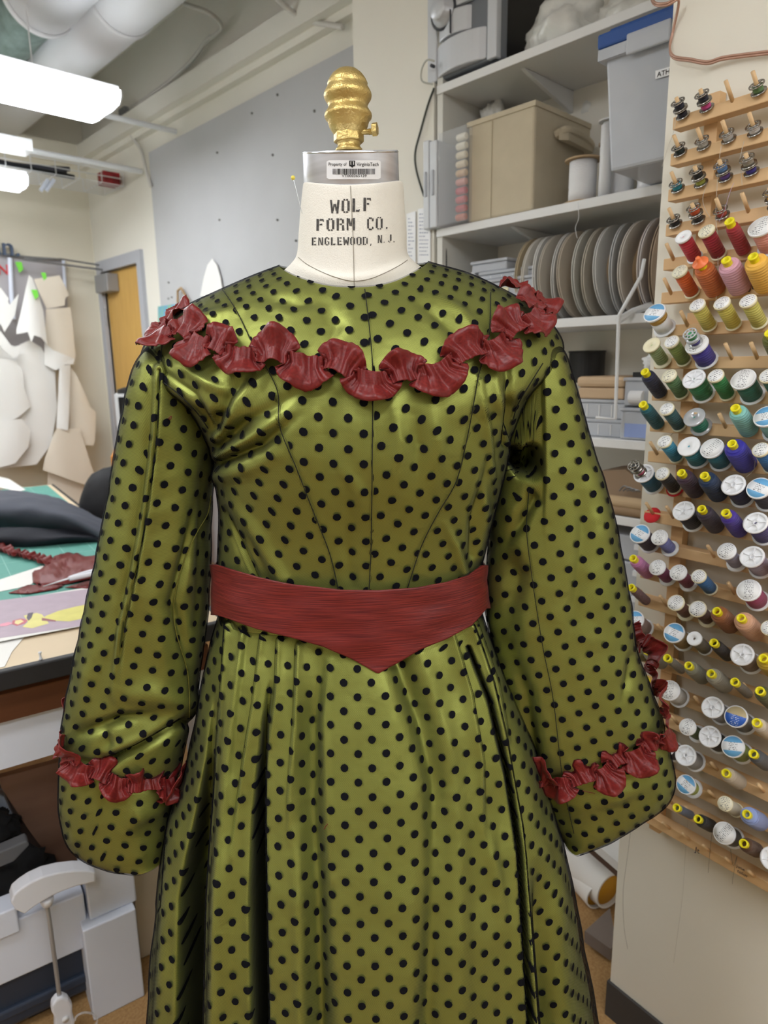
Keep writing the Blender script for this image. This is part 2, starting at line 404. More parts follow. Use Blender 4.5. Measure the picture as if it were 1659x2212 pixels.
# --- bodice ---------------------------------------------------------------
def ring(L, R, y, yF_l, pyF, bB, n, dzB=None, yc=0., pxF=None):
    a = Lc(L, y if not hasattr(y, '__len__') else y[0], yc); b = Lc(R, y if not hasattr(y, '__len__') else y[1], yc)
    cx = (a[0]+b[0])/2; zs = (a[2]+b[2])/2
    fz = Lc(pxF or (L+R)/2, pyF, yF_l)[2]
    return [cx, (b[0]-a[0])/2, zs, yc, yc-yF_l, fz, bB, zs+(dzB if dzB is not None else 0), n]
BR = [ring(604, 924, (568, 574), -.068, 622, .055, 2.0, .004),
      ring(545, 1000, (590, 598), -.092, 668, .075, 2.0, .002),
      ring(470, 1075, (622, 634), -.110, 722, .090, 2.05, 0),
      ring(398, 1135, (656, 668), -.124, 785, .095, 2.1, 0),
      ring(340, 1190, (715, 712), -.132, 850, .095, 2.15, 0),
      ring(322, 1205, (775, 765), -.137, 905, .095, 2.15, 0),
      ring(400, 1142, (845, 845), -.138, 950, .095, 2.2, 0),
      ring(450, 1102, (925, 925), -.136, 1000, .095, 2.3, 0),
      ring(470, 1086, (1010, 1010), -.128, 1060, .095, 2.3, 0),
      ring(480, 1068, (1090, 1090), -.115, 1128, .09, 2.3, 0),
      ring(479, 1050, (1165, 1165), -.103, 1205, .085, 2.25, 0),
      ring(476, 1037, (1230, 1230), -.096, 1280, .08, 2.2, 0),
      ring(482, 1036, (1320, 1320), -.10, 1375, .085, 2.2, 0)]
GB = loft(BR, 420, 260); NB = normals(GB)
ripple(GB, NB, .0028, 16, 3, (1, 1, .55)); 
for path, w, d, k in [
    ([(468, 965, 1), (540, 905, .9), (640, 850, .2)], 13, -.007, 'v'), ([(470, 1000, 1), (560, 965, .9), (650, 890, .1)], 12, -.008, 'v'),
    ([(480, 985, 1), (560, 935, .9), (640, 880, 0)], 12, .005, 'v'), ([(475, 940, .9), (520, 860, .8), (560, 800, 0)], 14, .006, 'v'),
    ([(470, 1030, .8), (545, 1010, .7), (640, 960, 0)], 16, .004, 'v'), ([(462, 930, 1), (490, 860, 1), (540, 800, .2)], 12, -.007, 'v'),
    ([(486, 1100, .3), (520, 1180, 1), (552, 1250, 1)], 9, -.006, 'v'), ([(500, 1085, .2), (560, 1160, .8), (610, 1250, 1)], 15, .005, 'v'),
    ([(495, 1120, .2), (530, 1200, 1), (556, 1262, 1)], 8, .003, 'R'),
    ([(1036, 820, .6), (1052, 930, 1), (1064, 1030, .3)], 11, .004, 'L'), ([(1068, 800, .6), (1088, 920, 1), (1095, 960, .6)], 9, .0045, 'L'),
    ([(1095, 790, .4), (1100, 880, 1), (1092, 960, 1)], 8, -.006, 'v'), ([(1058, 990, .3), (1022, 1120, 1), (1018, 1200, .8)], 9, -.005, 'v'),
    ([(960, 1130, .2), (985, 1180, 1), (1000, 1235, 1)], 10, .004, 'v'), ([(1040, 1040, .2), (1048, 1120, 1), (1030, 1200, .6)], 10, .004, 'v'),
    ([(710, 860, .4), (705, 940, 1), (700, 1060, .3)], 22, -.004, 'v'), ([(757, 1100, .3), (752, 1180, 1), (762, 1265, .6)], 14, -.003, 'v'),
    ([(850, 870, .3), (862, 950, 1), (855, 1080, .2)], 14, .004, 'v'), ([(930, 880, .3), (945, 950, 1), (940, 1040, .2)], 16, .004, 'v'),
    ([(895, 900, .3), (905, 960, 1), (900, 1060, .2)], 15, -.004, 'v'), ([(740, 1010, .3), (775, 1060, 1), (790, 1150, 0)], 12, .003, 'v'),
    ([(690, 640, .1), (720, 700, 1), (700, 760, .6)], 22, -.004, 'v'), ([(560, 640, .2), (640, 655, 1), (720, 650, .1)], 14, -.003, 'v'),
    ([(900, 650, .2), (955, 690, 1), (1000, 740, .3)], 14, -.004, 'v'), ([(940, 640, .2), (990, 670, 1), (1040, 720, .3)], 12, .003, 'v'),
    ([(360, 700, .3), (400, 730, 1), (470, 720, .2)], 14, -.004, 'v'), ([(390, 680, .3), (440, 690, 1), (520, 665, .2)], 12, .004, 'v'),
    ([(390, 790, .3), (450, 830, 1), (500, 850, .3)], 13, .005, 'v'), ([(350, 800, .6), (420, 850, 1), (455, 915, 1)], 7, -.003, 'v')]:
    crease(GB, NB, path, w, d*1.25, k)
NB = normals(GB)
# panel grain: the cloth of each panel lies at its own angle
pxB, pyB = proj(GB)
def xs(path, y): return np.interp(y, [p[1] for p in path], [p[0] for p in path])
seamL = [(478, 622), (510, 670), (545, 740), (598, 840), (604, 920), (640, 1010), (675, 1100), (712, 1195), (731, 1275)]
seamR = [(1060, 632), (1055, 740), (1036, 800), (1025, 860), (1008, 950), (985, 1040), (945, 1110), (910, 1180), (880, 1270)]
seamC = [(788, 625), (797, 700), (805, 790), (805, 900), (804, 1000), (803, 1100), (801, 1200), (797, 1275)]
pan = np.zeros(pxB.shape)
pan = np.where(pxB < xs(seamL, pyB), .38, np.where(pxB < xs(seamC, pyB), -.02, np.where(pxB < xs(seamR, pyB), .16, -.42)))
bodice, GBn = cloth_part('bodice', GB, NB, panels=pan)
bB = bvh_of(GBn)
def seam(bvh, path, parent, r=.0005, name='seam', m=None, off=.0004, n=60):
    P = catmull([(p[0], p[1]) for p in path], n); pts = []
    for q in P:
        h_ = hit(bvh, q[0], q[1], off)
        if h_: pts.append(h_[0])
    if len(pts) > 2: return MB().tube(pts, r, 6).obj(name, m or seam_m, parent, True)
for s_ in (seamL, seamC, seamR): seam(bB, s_, bodice)

# --- skirt ----------------------------------------------------------------
def sring(L, R, y, bF, bB, yc=0., n=2.05):
    a = Lc(L, y, yc); b = Lc(R, y, yc); z = (a[2]+b[2])/2
    return [(a[0]+b[0])/2, (b[0]-a[0])/2, z, yc, bF, z, bB, z, n]
SR = [sring(484, 1034, 1295, .092, .08), sring(470, 1046, 1345, .105, .095), sring(452, 1064, 1400, .118, .11), sring(428, 1105, 1500, .138, .13), sring(402, 1152, 1640, .160, .15), sring(376, 1190, 1750, .178, .17),
      sring(358, 1222, 1860, .192, .19), sring(338, 1252, 2020, .205, .21), sring(322, 1285, 2200, .222, .23)]
last = SR[-1]
for k, (z, g) in enumerate([(last[2]-.12, 1.09), (last[2]-.26, 1.18), (.10, 1.27)]):
    SR.append([last[0], last[1]*g, z, 0, last[4]*g, z, last[6]*g, z, 2.05])
NTS = 800
GS = loft(SR, NTS, 300); NS = normals(GS)
ripple(GS, NS, .009, 9, 11, (1, 1, .22)); ripple(GS, NS, .002, 30, 5, (1, 1, .6))
E = 2600
CR = [
    ([(470, 1500, 0), (456, 1640, .15), (440, 1760, .45), (425, 1860, .8), (415, 1950, 1), (409, 2212, 1.15), (404, E, 1.2)], 22, -.095, 'D'),
    ([(586, 1470, 0), (573, 1564, .15), (564, 1680, .4), (559, 1780, .7), (557, 1950, 1), (562, 2212, 1.05), (564, E, 1.1)], 15, -.085, 'D'),
    ([(505, 1700, .2), (490, 1900, .8), (485, 2212, 1), (480, E, 1)], 26, .010, 'v'),
    ([(690, 1420, .3), (672, 1560, .8), (668, 1750, .9), (680, 1950, 1), (688, 2212, 1), (690, E, 1)], 26, -.020, 'v'),
    ([(712, 1430, .2), (700, 1560, .7), (715, 1900, .3)], 10, .006, 'v'),
    ([(520, 1380, .3), (500, 1640, .7), (480, 1900, 1), (470, 2212, 1), (465, E, 1)], 18, .012, 'v'),
    ([(640, 1800, .3), (650, 2000, 1), (655, 2300, 1)], 16, .006, 'v'),
    ([(500, 1350, 1), (488, 1500, .8), (470, 1650, .4), (465, 1750, 0)], 13, .0085, 'R'),
    ([(531, 1355, 1), (515, 1480, 1), (496, 1640, .9), (480, 1850, .2)], 12, .006, 'L'),
    ([(577, 1375, 1), (560, 1520, 1), (540, 1640, .9), (505, 1850, .3)], 13, .012, 'R'),
    ([(609, 1385, 1), (604, 1500, .8), (588, 1600, .2)], 12, .010, 'R'), ([(650, 1395, 1), (645, 1540, 1), (630, 1720, .6), (628, 1820, .1)], 13, .010, 'R'),
    ([(865, 1430, 1), (915, 1560, 1), (945, 1700, .8), (945, 1900, .6), (930, 2212, .9), (925, E, .9)], 28, -.018, 'v'),
    ([(905, 1420, .3), (960, 1600, .9), (985, 1800, .7), (1000, 2212, .5)], 22, .007, 'v'),
    ([(965, 1372, 1), (1003, 1500, 1), (1030, 1640, .9), (1040, 1810, .1)], 16, .010, 'L'),
    ([(998, 1355, 1), (1040, 1480, 1), (1075, 1620, 1), (1105, 1780, 1), (1122, 1960, 1.2), (1138, 2212, 1.4), (1150, E, 1.5)], 18, .015, 'L'),
    ([(1012, 1400, .5), (1060, 1520, .8), (1098, 1680, 1), (1125, 1850, 1.1), (1148, 2212, 1.3), (1160, E, 1.3)], 7, -.030, 'D'),
    ([(1022, 1345, 1), (1070, 1480, .9), (1095, 1600, .4)], 12, .005, 'L'),
    ([(1160, 1850, 0), (1180, 2000, .7), (1198, 2212, 1), (1215, E, 1)], 20, -.030, 'v'),
    ([(1045, 1760, 0), (1060, 1850, 1), (1090, 2000, .2)], 16, .007, 'v'),
    ([(350, 1950, .4), (380, 1700, .8), (350, 2212, 1), (345, E, 1)], 15, .008, 'v')]
flat = lambda c_: not (c_[3] == 'D' or (c_[3] == 'v' and c_[1] < 14))
for c_ in CR:
    if flat(c_): crease(GS, NS, *c_)
uS, vS = arc_uv(GS, NTS//2)
for c_ in CR:
    if not flat(c_): crease(GS, NS, *c_)
NS = normals(GS)
pxS, pyS = proj(GS)
noff = .0018+.007*np.clip((pxS-xs([(1040, 1300), (1120, 1500), (1195, 1800), (1240, 2212)], pyS))/60, 0, 1)*np.clip((pyS-1600)/400, 0, 1)
skirt, GSn = cloth_part('skirt', GS, NS, netoff=noff, uvs=(uS+.004, vS))
bS = bvh_of(GSn)

# --- sleeves --------------------------------------------------------------
def vring(L, R, y, b, yc, n=2.2):
    a = Lc(L, y, yc); c = Lc(R, y, yc); z = (a[2]+c[2])/2
    return [(a[0]+c[0])/2, (c[0]-a[0])/2, z, yc, b, z, b, z, n]
sleeveL = [(335, 372, 752, .03), (312, 432, 785, .058), (296, 446, 830, .068), (284, 455, 890, .07), (268, 461, 960, .068), (250, 457, 1050, .066), (230, 452, 1130, .064), (211, 448, 1210, .062), (192, 444, 1290, .06), (176, 440, 1360, .058),
    (160, 430, 1440, .057), (146, 415, 1530, .056), (140, 400, 1600, .056), (138, 386, 1680, .056), (141, 375, 1730, .055), (149, 370, 1775, .053), (170, 367, 1808, .05), (215, 366, 1829, .046), (268, 365, 1838, .042)]
sleeveR = [(1150, 1186, 735, .03), (1100, 1210, 765, .058), (1088, 1229, 820, .064), (1082, 1248, 880, .066), (1076, 1270, 960, .066), (1066, 1308, 1080, .066), (1054, 1335, 1200, .066), (1050, 1361, 1320, .064), (1062, 1374, 1400, .062), (1075, 1400, 1470, .06),
    (1096, 1428, 1560, .058), (1128, 1444, 1640, .056), (1150, 1446, 1690, .054), (1172, 1415, 1730, .05), (1192, 1345, 1768, .045), (1208, 1290, 1792, .04), (1214, 1245, 1806, .036)]
def make_sleeve(rows, yc, creases, seed, rot, lab):
    G = loft([vring(L, R, y, b, yc) for L, R, y, b in rows], 260, 300); Nn = normals(G)
    ripple(G, Nn, .0045, 13, seed, (1, 1, .45)); ripple(G, Nn, .0012, 40, seed+3)
    for c in creases: crease(G, Nn, *c)
    Nn = normals(G)
    o, Gn = cloth_part('sleeve', G, Nn, rot=rot, label=lab)
    return o, bvh_of(Gn)
slL, bL = make_sleeve(sleeveL, -.015, [
    ([(346, 800, .6), (338, 940, 1), (318, 1100, 1), (290, 1250, 1), (266, 1360, .9), (250, 1500, .1)], 22, .013, 'R'),
    ([(343, 800, .6), (335, 940, .9), (314, 1100, 1), (287, 1250, 1), (262, 1360, .9), (248, 1500, .1)], 5, -.010, 'D'),
    ([(335, 840, .3), (322, 1000, .8), (300, 1140, .8), (270, 1290, .8), (255, 1420, .2)], 12, -.007, 'v'),
    ([(425, 1080, .2), (400, 1200, 1), (372, 1300, 1), (395, 1380, .8), (408, 1450, .3)], 12, -.008, 'v'),
    ([(440, 1000, .3), (436, 1150, .8), (425, 1350, .5)], 12, -.006, 'v'),
    ([(355, 1180, .2), (330, 1290, .8), (345, 1400, .8), (360, 1500, .1)], 22, .006, 'v'),
    ([(175, 1585, .3), (250, 1560, 1), (330, 1545, .2)], 13, -.016, 'v'), ([(260, 1500, .2), (330, 1500, .8), (410, 1520, .8)], 24, .010, 'v'),
    ([(222, 1655, .9), (265, 1630, 1), (330, 1600, 1), (400, 1560, .9)], 9, -.019, 'v'), ([(225, 1625, .7), (290, 1598, 1), (385, 1540, .6)], 10, .006, 'v'),
    ([(225, 1560, .2), (232, 1610, 1), (212, 1660, .7)], 11, -.006, 'v'), ([(150, 1640, .6), (200, 1655, 1), (240, 1690, 1), (300, 1700, 1), (380, 1690, 1)], 12, -.008, 'v'),
    ([(270, 1790, .3), (300, 1760, 1), (350, 1740, .4)], 20, .008, 'v'), ([(200, 1380, .2), (190, 1460, 1), (170, 1540, .3)], 20, .005, 'v')], 21, .42, 'left-hand sleeve with a long open fold and a crumpled elbow')
slR, bR = make_sleeve(sleeveR, .0, [
    ([(1176, 790, .7), (1180, 900, 1), (1182, 1050, 1), (1178, 1150, .3)], 16, .006, 'R'), ([(1250, 1010, .1), (1262, 1150, .8), (1240, 1350, .8), (1215, 1500, .1)], 16, -.006, 'v'),
    ([(1280, 1000, .2), (1300, 1150, .7), (1310, 1300, .3)], 26, .006, 'v'), ([(1362, 1420, .5), (1356, 1470, 1), (1344, 1515, .3)], 9, -.005, 'v'),
    ([(1112, 985, .7), (1135, 1003, 1), (1150, 1010, .8), (1150, 980, .6)], 24, -.075, 'D'), ([(1090, 1170, .4), (1120, 1130, 1), (1150, 1080, 1)], 14, -.010, 'v'),
    ([(1100, 1400, .3), (1135, 1500, .7), (1150, 1640, 1)], 18, -.012, 'v'), ([(1080, 1180, .3), (1110, 1250, 1), (1090, 1380, .5)], 30, -.012, 'v'),
    ([(1170, 1690, 1), (1260, 1680, 1), (1340, 1640, 1), (1440, 1590, 1)], 12, -.007, 'v'), ([(1260, 1740, .3), (1330, 1720, 1), (1400, 1690, .3)], 18, .006, 'v')], 33, -.30, 'right-hand sleeve hanging smooth with one long seam')
seam(bL, [(455, 1070), (448, 1110), (425, 1150), (402, 1200), (383, 1260), (375, 1320), (381, 1370), (402, 1440), (408, 1490), (409, 1550)], slL, .0006, m=mat('gold_seam_thread', (112, 108, 40), .8))
seam(bR, [(1142, 1060), (1138, 1150), (1150, 1250), (1163, 1340), (1175, 1410), (1195, 1510), (1210, 1640), (1222, 1720), (1240, 1800)], slR)
seam(bB, [(345, 820), (385, 850), (425, 890), (450, 925)], bodice, .0006)
seam(bB, [(352, 712), (349, 770), (346, 815)], bodice, .0005)
seam(bB, [(1172, 785), (1150, 820), (1120, 870), (1108, 905)], bodice, .0006)
# --- ruffles --------------------------------------------------------------
def ruffle(name, bvh, path, hw, lam, seed, extra0=(), extra1=(), lift=.010, parent=None, nu=520, nw=21, w0=1.0):
    rnd = random.Random(seed)
    Pp = catmull(path, 90); C = []; Nn = []
    for q in Pp:
        h_ = hit(bvh, q[0], q[1], .004)
        if h_: C.append(h_[0]); Nn.append(h_[1])
    C = np.array(C); Nn = np.array(Nn)
    for e, flag in ((extra0, 0), (extra1, 1)):
        for dv_ in e:
            base = C[0] if not flag else C[-1]; nb = Nn[0] if not flag else Nn[-1]
            p = base+np.array(dv_[0]); n2 = nrm(dv_[1])
            if flag: C = np.vstack([C, p]); Nn = np.vstack([Nn, n2])
            else: C = np.vstack([p, C]); Nn = np.vstack([n2, Nn])
    for _ in range(6):
        Nn[1:-1] = Nn[1:-1]*.4+.3*(Nn[2:]+Nn[:-2])
        C[1:-1] = C[1:-1]*.4+.3*(C[2:]+C[:-2])
    Nn /= np.linalg.norm(Nn, axis=1, keepdims=True)
    d = np.r_[0, np.cumsum(np.linalg.norm(np.diff(C, axis=0), axis=1))]; Ltot = d[-1]
    s = np.linspace(0, Ltot, nu)
    Cs = np.stack([np.interp(s, d, C[:, k]) for k in range(3)], 1); Ns = np.stack([np.interp(s, d, Nn[:, k]) for k in range(3)], 1)
    T = np.gradient(Cs, axis=0); T /= np.linalg.norm(T, axis=1, keepdims=True)
    Bv = np.cross(Ns, T); Bv /= np.linalg.norm(Bv, axis=1, keepdims=True)
    if (Bv[:, 2].mean()) < 0: Bv = -Bv
    # petals of irregular length thrown alternately up and down between the gathering stitches
    npet = max(3, int(Ltot/lam)); kn = np.cumsum([rnd.uniform(.7, 1.35) for _ in range(npet)]); kn = np.r_[0, kn/kn[-1]]
    ph = np.interp(s/Ltot, kn, np.arange(npet+1)); ip = np.minimum(ph.astype(int), npet-1); fr_ = ph-ip
    sgn = np.where(ip % 2 == 0, 1., -1.); amp = np.array([rnd.uniform(.8, 1.2) for _ in range(npet+2)])[ip]
    bell = np.sin(PI*fr_); pinch = 1-bell**.5
    W = np.linspace(-1, 1, nw); G = np.zeros((nu, nw, 3)); UV = np.zeros((nu, nw, 2))
    f1 = np.array([noise.noise(Vector((q*420, seed, 0))) for q in s]); f2 = np.array([noise.noise(Vector((q*70, seed+9, 0))) for q in s]); f3 = np.array([noise.noise(Vector((q*120, seed+19, 3))) for q in s])
    mid = sgn*bell*hw*.50*amp
    for j, w in enumerate(W):
        outer = np.clip(w*sgn, 0, 1); inner = np.clip(-w*sgn, 0, 1)
        wid = hw*amp*(.40+.72*bell**.6)*outer+hw*(.42+.34*bell)*inner
        jag = 1+(.06*f1 if abs(w) > .92 else 0)
        across = mid+np.sign(w)*wid*jag+f2*hw*.10
        fan = -.36*lam*np.cos(PI*fr_)*outer**1.2*(.6+.4*amp)
        fold = (.0062)*np.sin(2*PI*fr_*1.5+ip*1.7+seed)*(outer*.9+.35)*bell+.0030*np.sin(2*PI*fr_*3.5+ip*2.3+w*2.0)*(.35+.65*pinch)*(1-.4*abs(w))
        pk_ = (.0022*np.sin(ph*2*PI*8+w*2.5+seed)+.0014*np.sin(ph*2*PI*13+w*4+seed*3))*np.clip(pinch*1.5, 0, 1)*(1-.3*abs(w))
        curl = lift*(.95*outer**1.4*bell**.5+.45*inner)+.004*bell*(1-abs(w))+f3*.004*abs(w)
        roll = -.005*np.maximum(0, outer-.75)*4*bell
        G[:, j] = Cs+Bv*across[:, None]+T*fan[:, None]+Ns*np.maximum(.0012, curl+fold+pk_+.003+roll)[:, None]
        UV[:, j, 0] = s; UV[:, j, 1] = w*hw
    o = mobj(name, G.reshape(-1, 3), grid_faces(nu, nw), ruf_m, parent, True, UV.reshape(-1, 2))
    m = o.modifiers.new('cloth_thickness', 'SOLIDIFY'); m.thickness = .0007; m.offset = 0
    # gathering thread at the pinches
    return o
yoke_path = [(352, 738), (400, 730), (455, 752), (520, 772), (590, 780), (650, 782), (720, 795), (785, 822), (850, 818), (920, 806), (985, 780), (1035, 762), (1080, 738), (1120, 712), (1150, 690), (1166, 672)]
fwv, rtv = FW, RT; zv = np.array([0, 0, 1.])
rf = ruffle('yoke_ruffle', bB, yoke_path, .0172, .0315, 6,
            extra0=[(-rtv*.010+fwv*.012+zv*.008, -rtv+zv), (rtv*.012+fwv*.045+zv*.022, -rtv*.3+zv)], extra1=[(rtv*.004+fwv*.012+zv*.008, rtv+zv), (-rtv*.015+fwv*.045+zv*.02, zv)], parent=dress, nu=900, lift=.011)
rf['label'] = 'dark red gathered silk ruffle round the yoke'
o = ruffle('cuff_ruffle', bL, [(141, 1610), (160, 1640), (200, 1668), (240, 1688), (290, 1692), (330, 1698), (365, 1690), (380, 1672)], .0165, .027, 8, extra0=[(-rtv*.004+fwv*.015+zv*.006, -rtv), (rtv*.004+fwv*.045+zv*.01, -rtv*.6+fwv)],
           extra1=[(rtv*.008+fwv*.02+zv*.01, rtv-fwv*.4), (-rtv*.002+fwv*.04+zv*.012, rtv+fwv)], parent=slL, nu=620, lift=.012)
o = ruffle('cuff_ruffle', bR, [(1178, 1668), (1200, 1682), (1240, 1688), (1285, 1672), (1320, 1650), (1360, 1630), (1400, 1602), (1425, 1570)], .0165, .027, 12, extra0=[(-rtv*.006+fwv*.02+zv*.004, -rtv-fwv*.3)],
           extra1=[(rtv*.006+fwv*.012+zv*.012, rtv), (-rtv*.002+fwv*.035+zv*.03, rtv+fwv), (-rtv*.012+fwv*.05+zv*.055, rtv+fwv)], parent=slR, nu=620, lift=.012)
# loose red threads caught on the cloth
for b_, pts, par in [(bL, [(363, 902), (368, 899), (366, 906), (361, 903)], slL), (bS, [(709, 1778), (703, 1790)], skirt), (bR, [(1258, 1706), (1285, 1712)], slR)]:
    seam(b_, pts, par, .0004, 'loose_thread', ruf_m, .002, 12)

# --- sash -----------------------------------------------------------------
def sash():
    rings = [list(r) for r in BR[-2:]]
    nt, nv = 360, 44
    phi = np.linspace(-PI, PI, nt+1)
    R0, R1 = [np.array(r) for r in rings]
    G = np.zeros((nv, nt+1, 3)); G0 = loft([R0, R1], nt, 40)
    top = [(470, 1219), (560, 1247), (640, 1263), (740, 1273), (815, 1275), (900, 1268), (960, 1258), (1010, 1242), (1037, 1221)]
    bot = [(480, 1326), (560, 1355), (640, 1375), (700, 1392), (745, 1412), (790, 1437), (815, 1450), (845, 1434), (900, 1401), (960, 1376), (1010, 1348), (1041, 1312)]
    bb = bvh_of(loft([R0+np.array([0]*9), R0, R1, R1-np.array([0, 0, .1, 0, 0, .1, 0, .1, 0])], nt, 40))
    # vertical extent per column from the traced edges, on an ellipse just outside the waist
    cx = R0[0]; a = R0[1]+.006; bF = R0[4]+.011; e = 2/R0[8]
    x = cx+a*np.sign(np.sin(phi))*np.abs(np.sin(phi))**e; y = -np.where(np.cos(phi) > 0, bF, R0[6]+.006)*np.sign(np.cos(phi))*np.abs(np.cos(phi))**e
    zt = np.zeros(nt+1); zb = np.zeros(nt+1)
    def zat(path, xx, yy):
        # find z where the column's projection meets the traced edge
        lo_, hi_ = .75, 1.25
        for _ in range(40):
            mid = (lo_+hi_)/2; P = Wd(xx, yy, mid); q = proj(P)
            ye = np.interp(q[0], [p[0] for p in path], [p[1] for p in path])
            if q[1] > ye: lo_ = mid
            else: hi_ = mid
        return lo_
    for j in range(nt+1):
        if math.cos(phi[j]) > 0: zt[j] = zat(top, x[j], y[j]); zb[j] = zat(bot, x[j], y[j])
    f = np.where(np.cos(phi) > 0)[0]
    zt[:f[0]] = zt[f[0]]; zt[f[-1]+1:] = zt[f[-1]]; zb[:f[0]] = zb[f[0]]; zb[f[-1]+1:] = zb[f[-1]]
    V = np.linspace(0, 1, nv)
    for i, v in enumerate(V):
        z = zt+(zb-zt)*v
        fl = 1+.004/a*0+0*v
        low = np.clip((zt-.085-z)/.06, 0, 1)          # the point leans out over the gathered skirt
        yy = y-np.where(np.cos(phi) > 0, .016*low+.004*v, 0)
        xx = cx+(x-cx)*(1+.035*np.clip(v-.3, 0, 1))
        G[i] = Wd(xx, yy, z)
    Nn = normals(G); ripple(G, Nn, .0022, 25, 17, (1, 1, 2.2))
    u, v = arc_uv(G, nt//2)
    uv = np.stack([u, -G[..., 2]], -1).reshape(-1, 2)
    o = mobj('sash', G.reshape(-1, 3), grid_faces(nv, nt+1), sash_m, None, True, uv, label='wide dark red slubbed silk sash with a pointed front round the waist of the dress', cat='sash')
    m = o.modifiers.new('cloth_thickness', 'SOLIDIFY'); m.thickness = .0018; m.offset = 1
    return o
sash_o = sash()

# --- the dress form -------------------------------------------------------
form = thing('dress_form', 'white cloth dress form with metal neck cap and gold finial, standing inside the dress', 'dress form', Wd(-.04, 0, 0))
muslin = mat('muslin', (226, 221, 210), .85, bump=.35, bscale=700, var=.03, vscale=30)
NR = [ring(658, 864, (396, 396), -.050, 400, .05, 2.0), ring(655, 871, (402, 402), -.054, 404, .054, 2.0), ring(650, 874, (450, 450), -.056, 455, .056, 2.0), ring(646, 878, (500, 500), -.058, 512, .056, 2.0),
      ring(642, 880, (545, 548), -.061, 580, .056, 2.0), ring(630, 894, (566, 568), -.066, 602, .058, 2.0), ring(612, 916, (584, 584), -.064, 636, .052, 2.0), ring(570, 970, (625, 630), -.072, 690, .06, 2.0),
      ring(450, 1090, (720, 720), -.10, 820, .075, 2.1), ring(470, 1070, (930, 930), -.115, 1000, .08, 2.2), ring(490, 1026, (1240, 1240), -.085, 1285, .07, 2.1), ring(470, 1046, (1420, 1420), -.095, 1490, .09, 2.1)]
GN = loft(NR, 96, 150); NN = normals(GN); u, v = arc_uv(GN, 48)
torso = mobj('torso', GN.reshape(-1, 3), grid_faces(150, 97), muslin, form, True, np.stack([u, v], -1).reshape(-1, 2))
bN = bvh_of(GN)
thr = mat('neck_seam_thread', (150, 142, 128), .9)
seam(bN, [(757, 402), (759, 440), (761, 480), (763, 520), (764, 560), (765, 605), (766, 628)], torso, .00035, m=thr)
seam(bN, [(645, 556), (665, 572), (700, 590), (735, 602), (765, 607), (800, 602), (835, 588), (862, 574), (880, 562)], torso, .00035, m=thr)
# cap: brushed aluminium cylinder
capm = mat('brushed_aluminium', (206, 208, 216), .34, metal=.7, var=.16, vscale=14, stretch=(.3, .3, 6), coat=.4)
c1 = Lc(657, 398, 0); c2 = Lc(862, 398, 0); ct = Lc(760, 328, -.05)
cr = (c2[0]-c1[0])/2; ccx = (c1[0]+c2[0])/2; zb_, zt_ = c1[2]-.002, Lc(760, 327, -.052)[2]
cw = Wd(ccx, 0, 0)
zfc = Lc(760, 401, -cr)[2]; ktilt = (c1[2]-zfc)/cr; cax = nrm(zv-FW*ktilt); cw0 = Wd(ccx, 0, zb_); hcap = zt_-zb_
ct2 = Lc(760, 327, -cr*.98); hcap = (ct2[2]-zfc)/cax[2]
cap = MB().lathe([(cr*.5, 0), (cr*1.0, 0), (cr*1.005, .001), (cr*.985, hcap-.003), (cr*.98, hcap-.001), (cr*.965, hcap), (cr*.2, hcap+.0005)], cw0, cax, n=96).obj('neck_cap', capm, form, True)
autosmooth(cap)
MB().lathe([(cr*.986, hcap-.0025), (cr*.993, hcap-.0018), (cr*.986, hcap-.001)], cw0, cax, n=96, cap=False).obj('cap_rim', chrome_m, cap, True)
MB().lathe([(cr*1.0, 0), (cr*1.012, .001), (cr*1.0, .003)], cw0, cax, n=96, cap=False).obj('cap_rim', chrome_m, cap, True)
_c = MB().lathe([(cr*1.007, 0), (cr*.988, hcap)], cw0, cax, n=200, cap=False); bC = BVHTree.FromPolygons([Vector(p) for p in _c.v], _c.f)
# finial
gold = mat('cast_gold_paint', (208, 184, 120), .36, metal=.8, bump=.4, bscale=420, col2=(190, 164, 100), vscale=40)
def zpx(y): return Lc(754, y, 0)[2]
mpp = (Lc(800, 250, 0)[0]-Lc(700, 250, 0)[0])/100
fx = Lc(752, 240, 0)[0]
prof = [(0.1, 146), (12, 148), (22, 152.5), (32, 161), (39, 171), (43.3, 181), (42.5, 184), (43, 187), (47, 194), (50.5, 201), (51.5, 207), (50, 214), (45.5, 221), (42.5, 228), (42.6, 233), (46, 239), (50.5, 246), (51.5, 251), (50.2, 256), (45.5, 261),
        (44, 266), (41.5, 275), (36.5, 284), (31, 291), (29, 296), (29, 304), (26, 309), (24, 313), (25, 318), (29, 323), (31, 329)]
tilt = nrm(Wd(.02, 0, 1.)-Wd(0, 0, 0))
mb = MB(); mb.lathe([(r*mpp, zpx(y)) for r, y in prof[::-1]], Wd(fx, 0, 0), n=48)
fin = mb.obj('finial', gold, form, True)
col = MB().lathe([(32*mpp, zpx(309)), (33.5*mpp, zpx(306)), (33.5*mpp, zpx(289)), (28*mpp, zpx(286))], Wd(fx, 0, 0), n=8).obj('hex_collar', gold, fin)
bevel(col, .0015)
z0 = zpx(288); sx = Wd(fx, -.004, 0)
mb = MB().lathe([(.0028, 0), (.0028, .031)], sx+zv*z0, RT, n=16)
for k in range(5): mb.lathe([(.0028, .0215+k*.0018), (.0034, .0222+k*.0018), (.0028, .023+k*.0018)], sx+zv*z0, RT, n=16, cap=False)
bolt = mb.obj('set_screw', gold, fin, True)
bevel(MB().lathe([(.0068, .0265), (.0068, .0318)], sx+zv*z0, RT*.97-FW*.25, n=6).obj('bolt_head', gold, bolt), .0006)
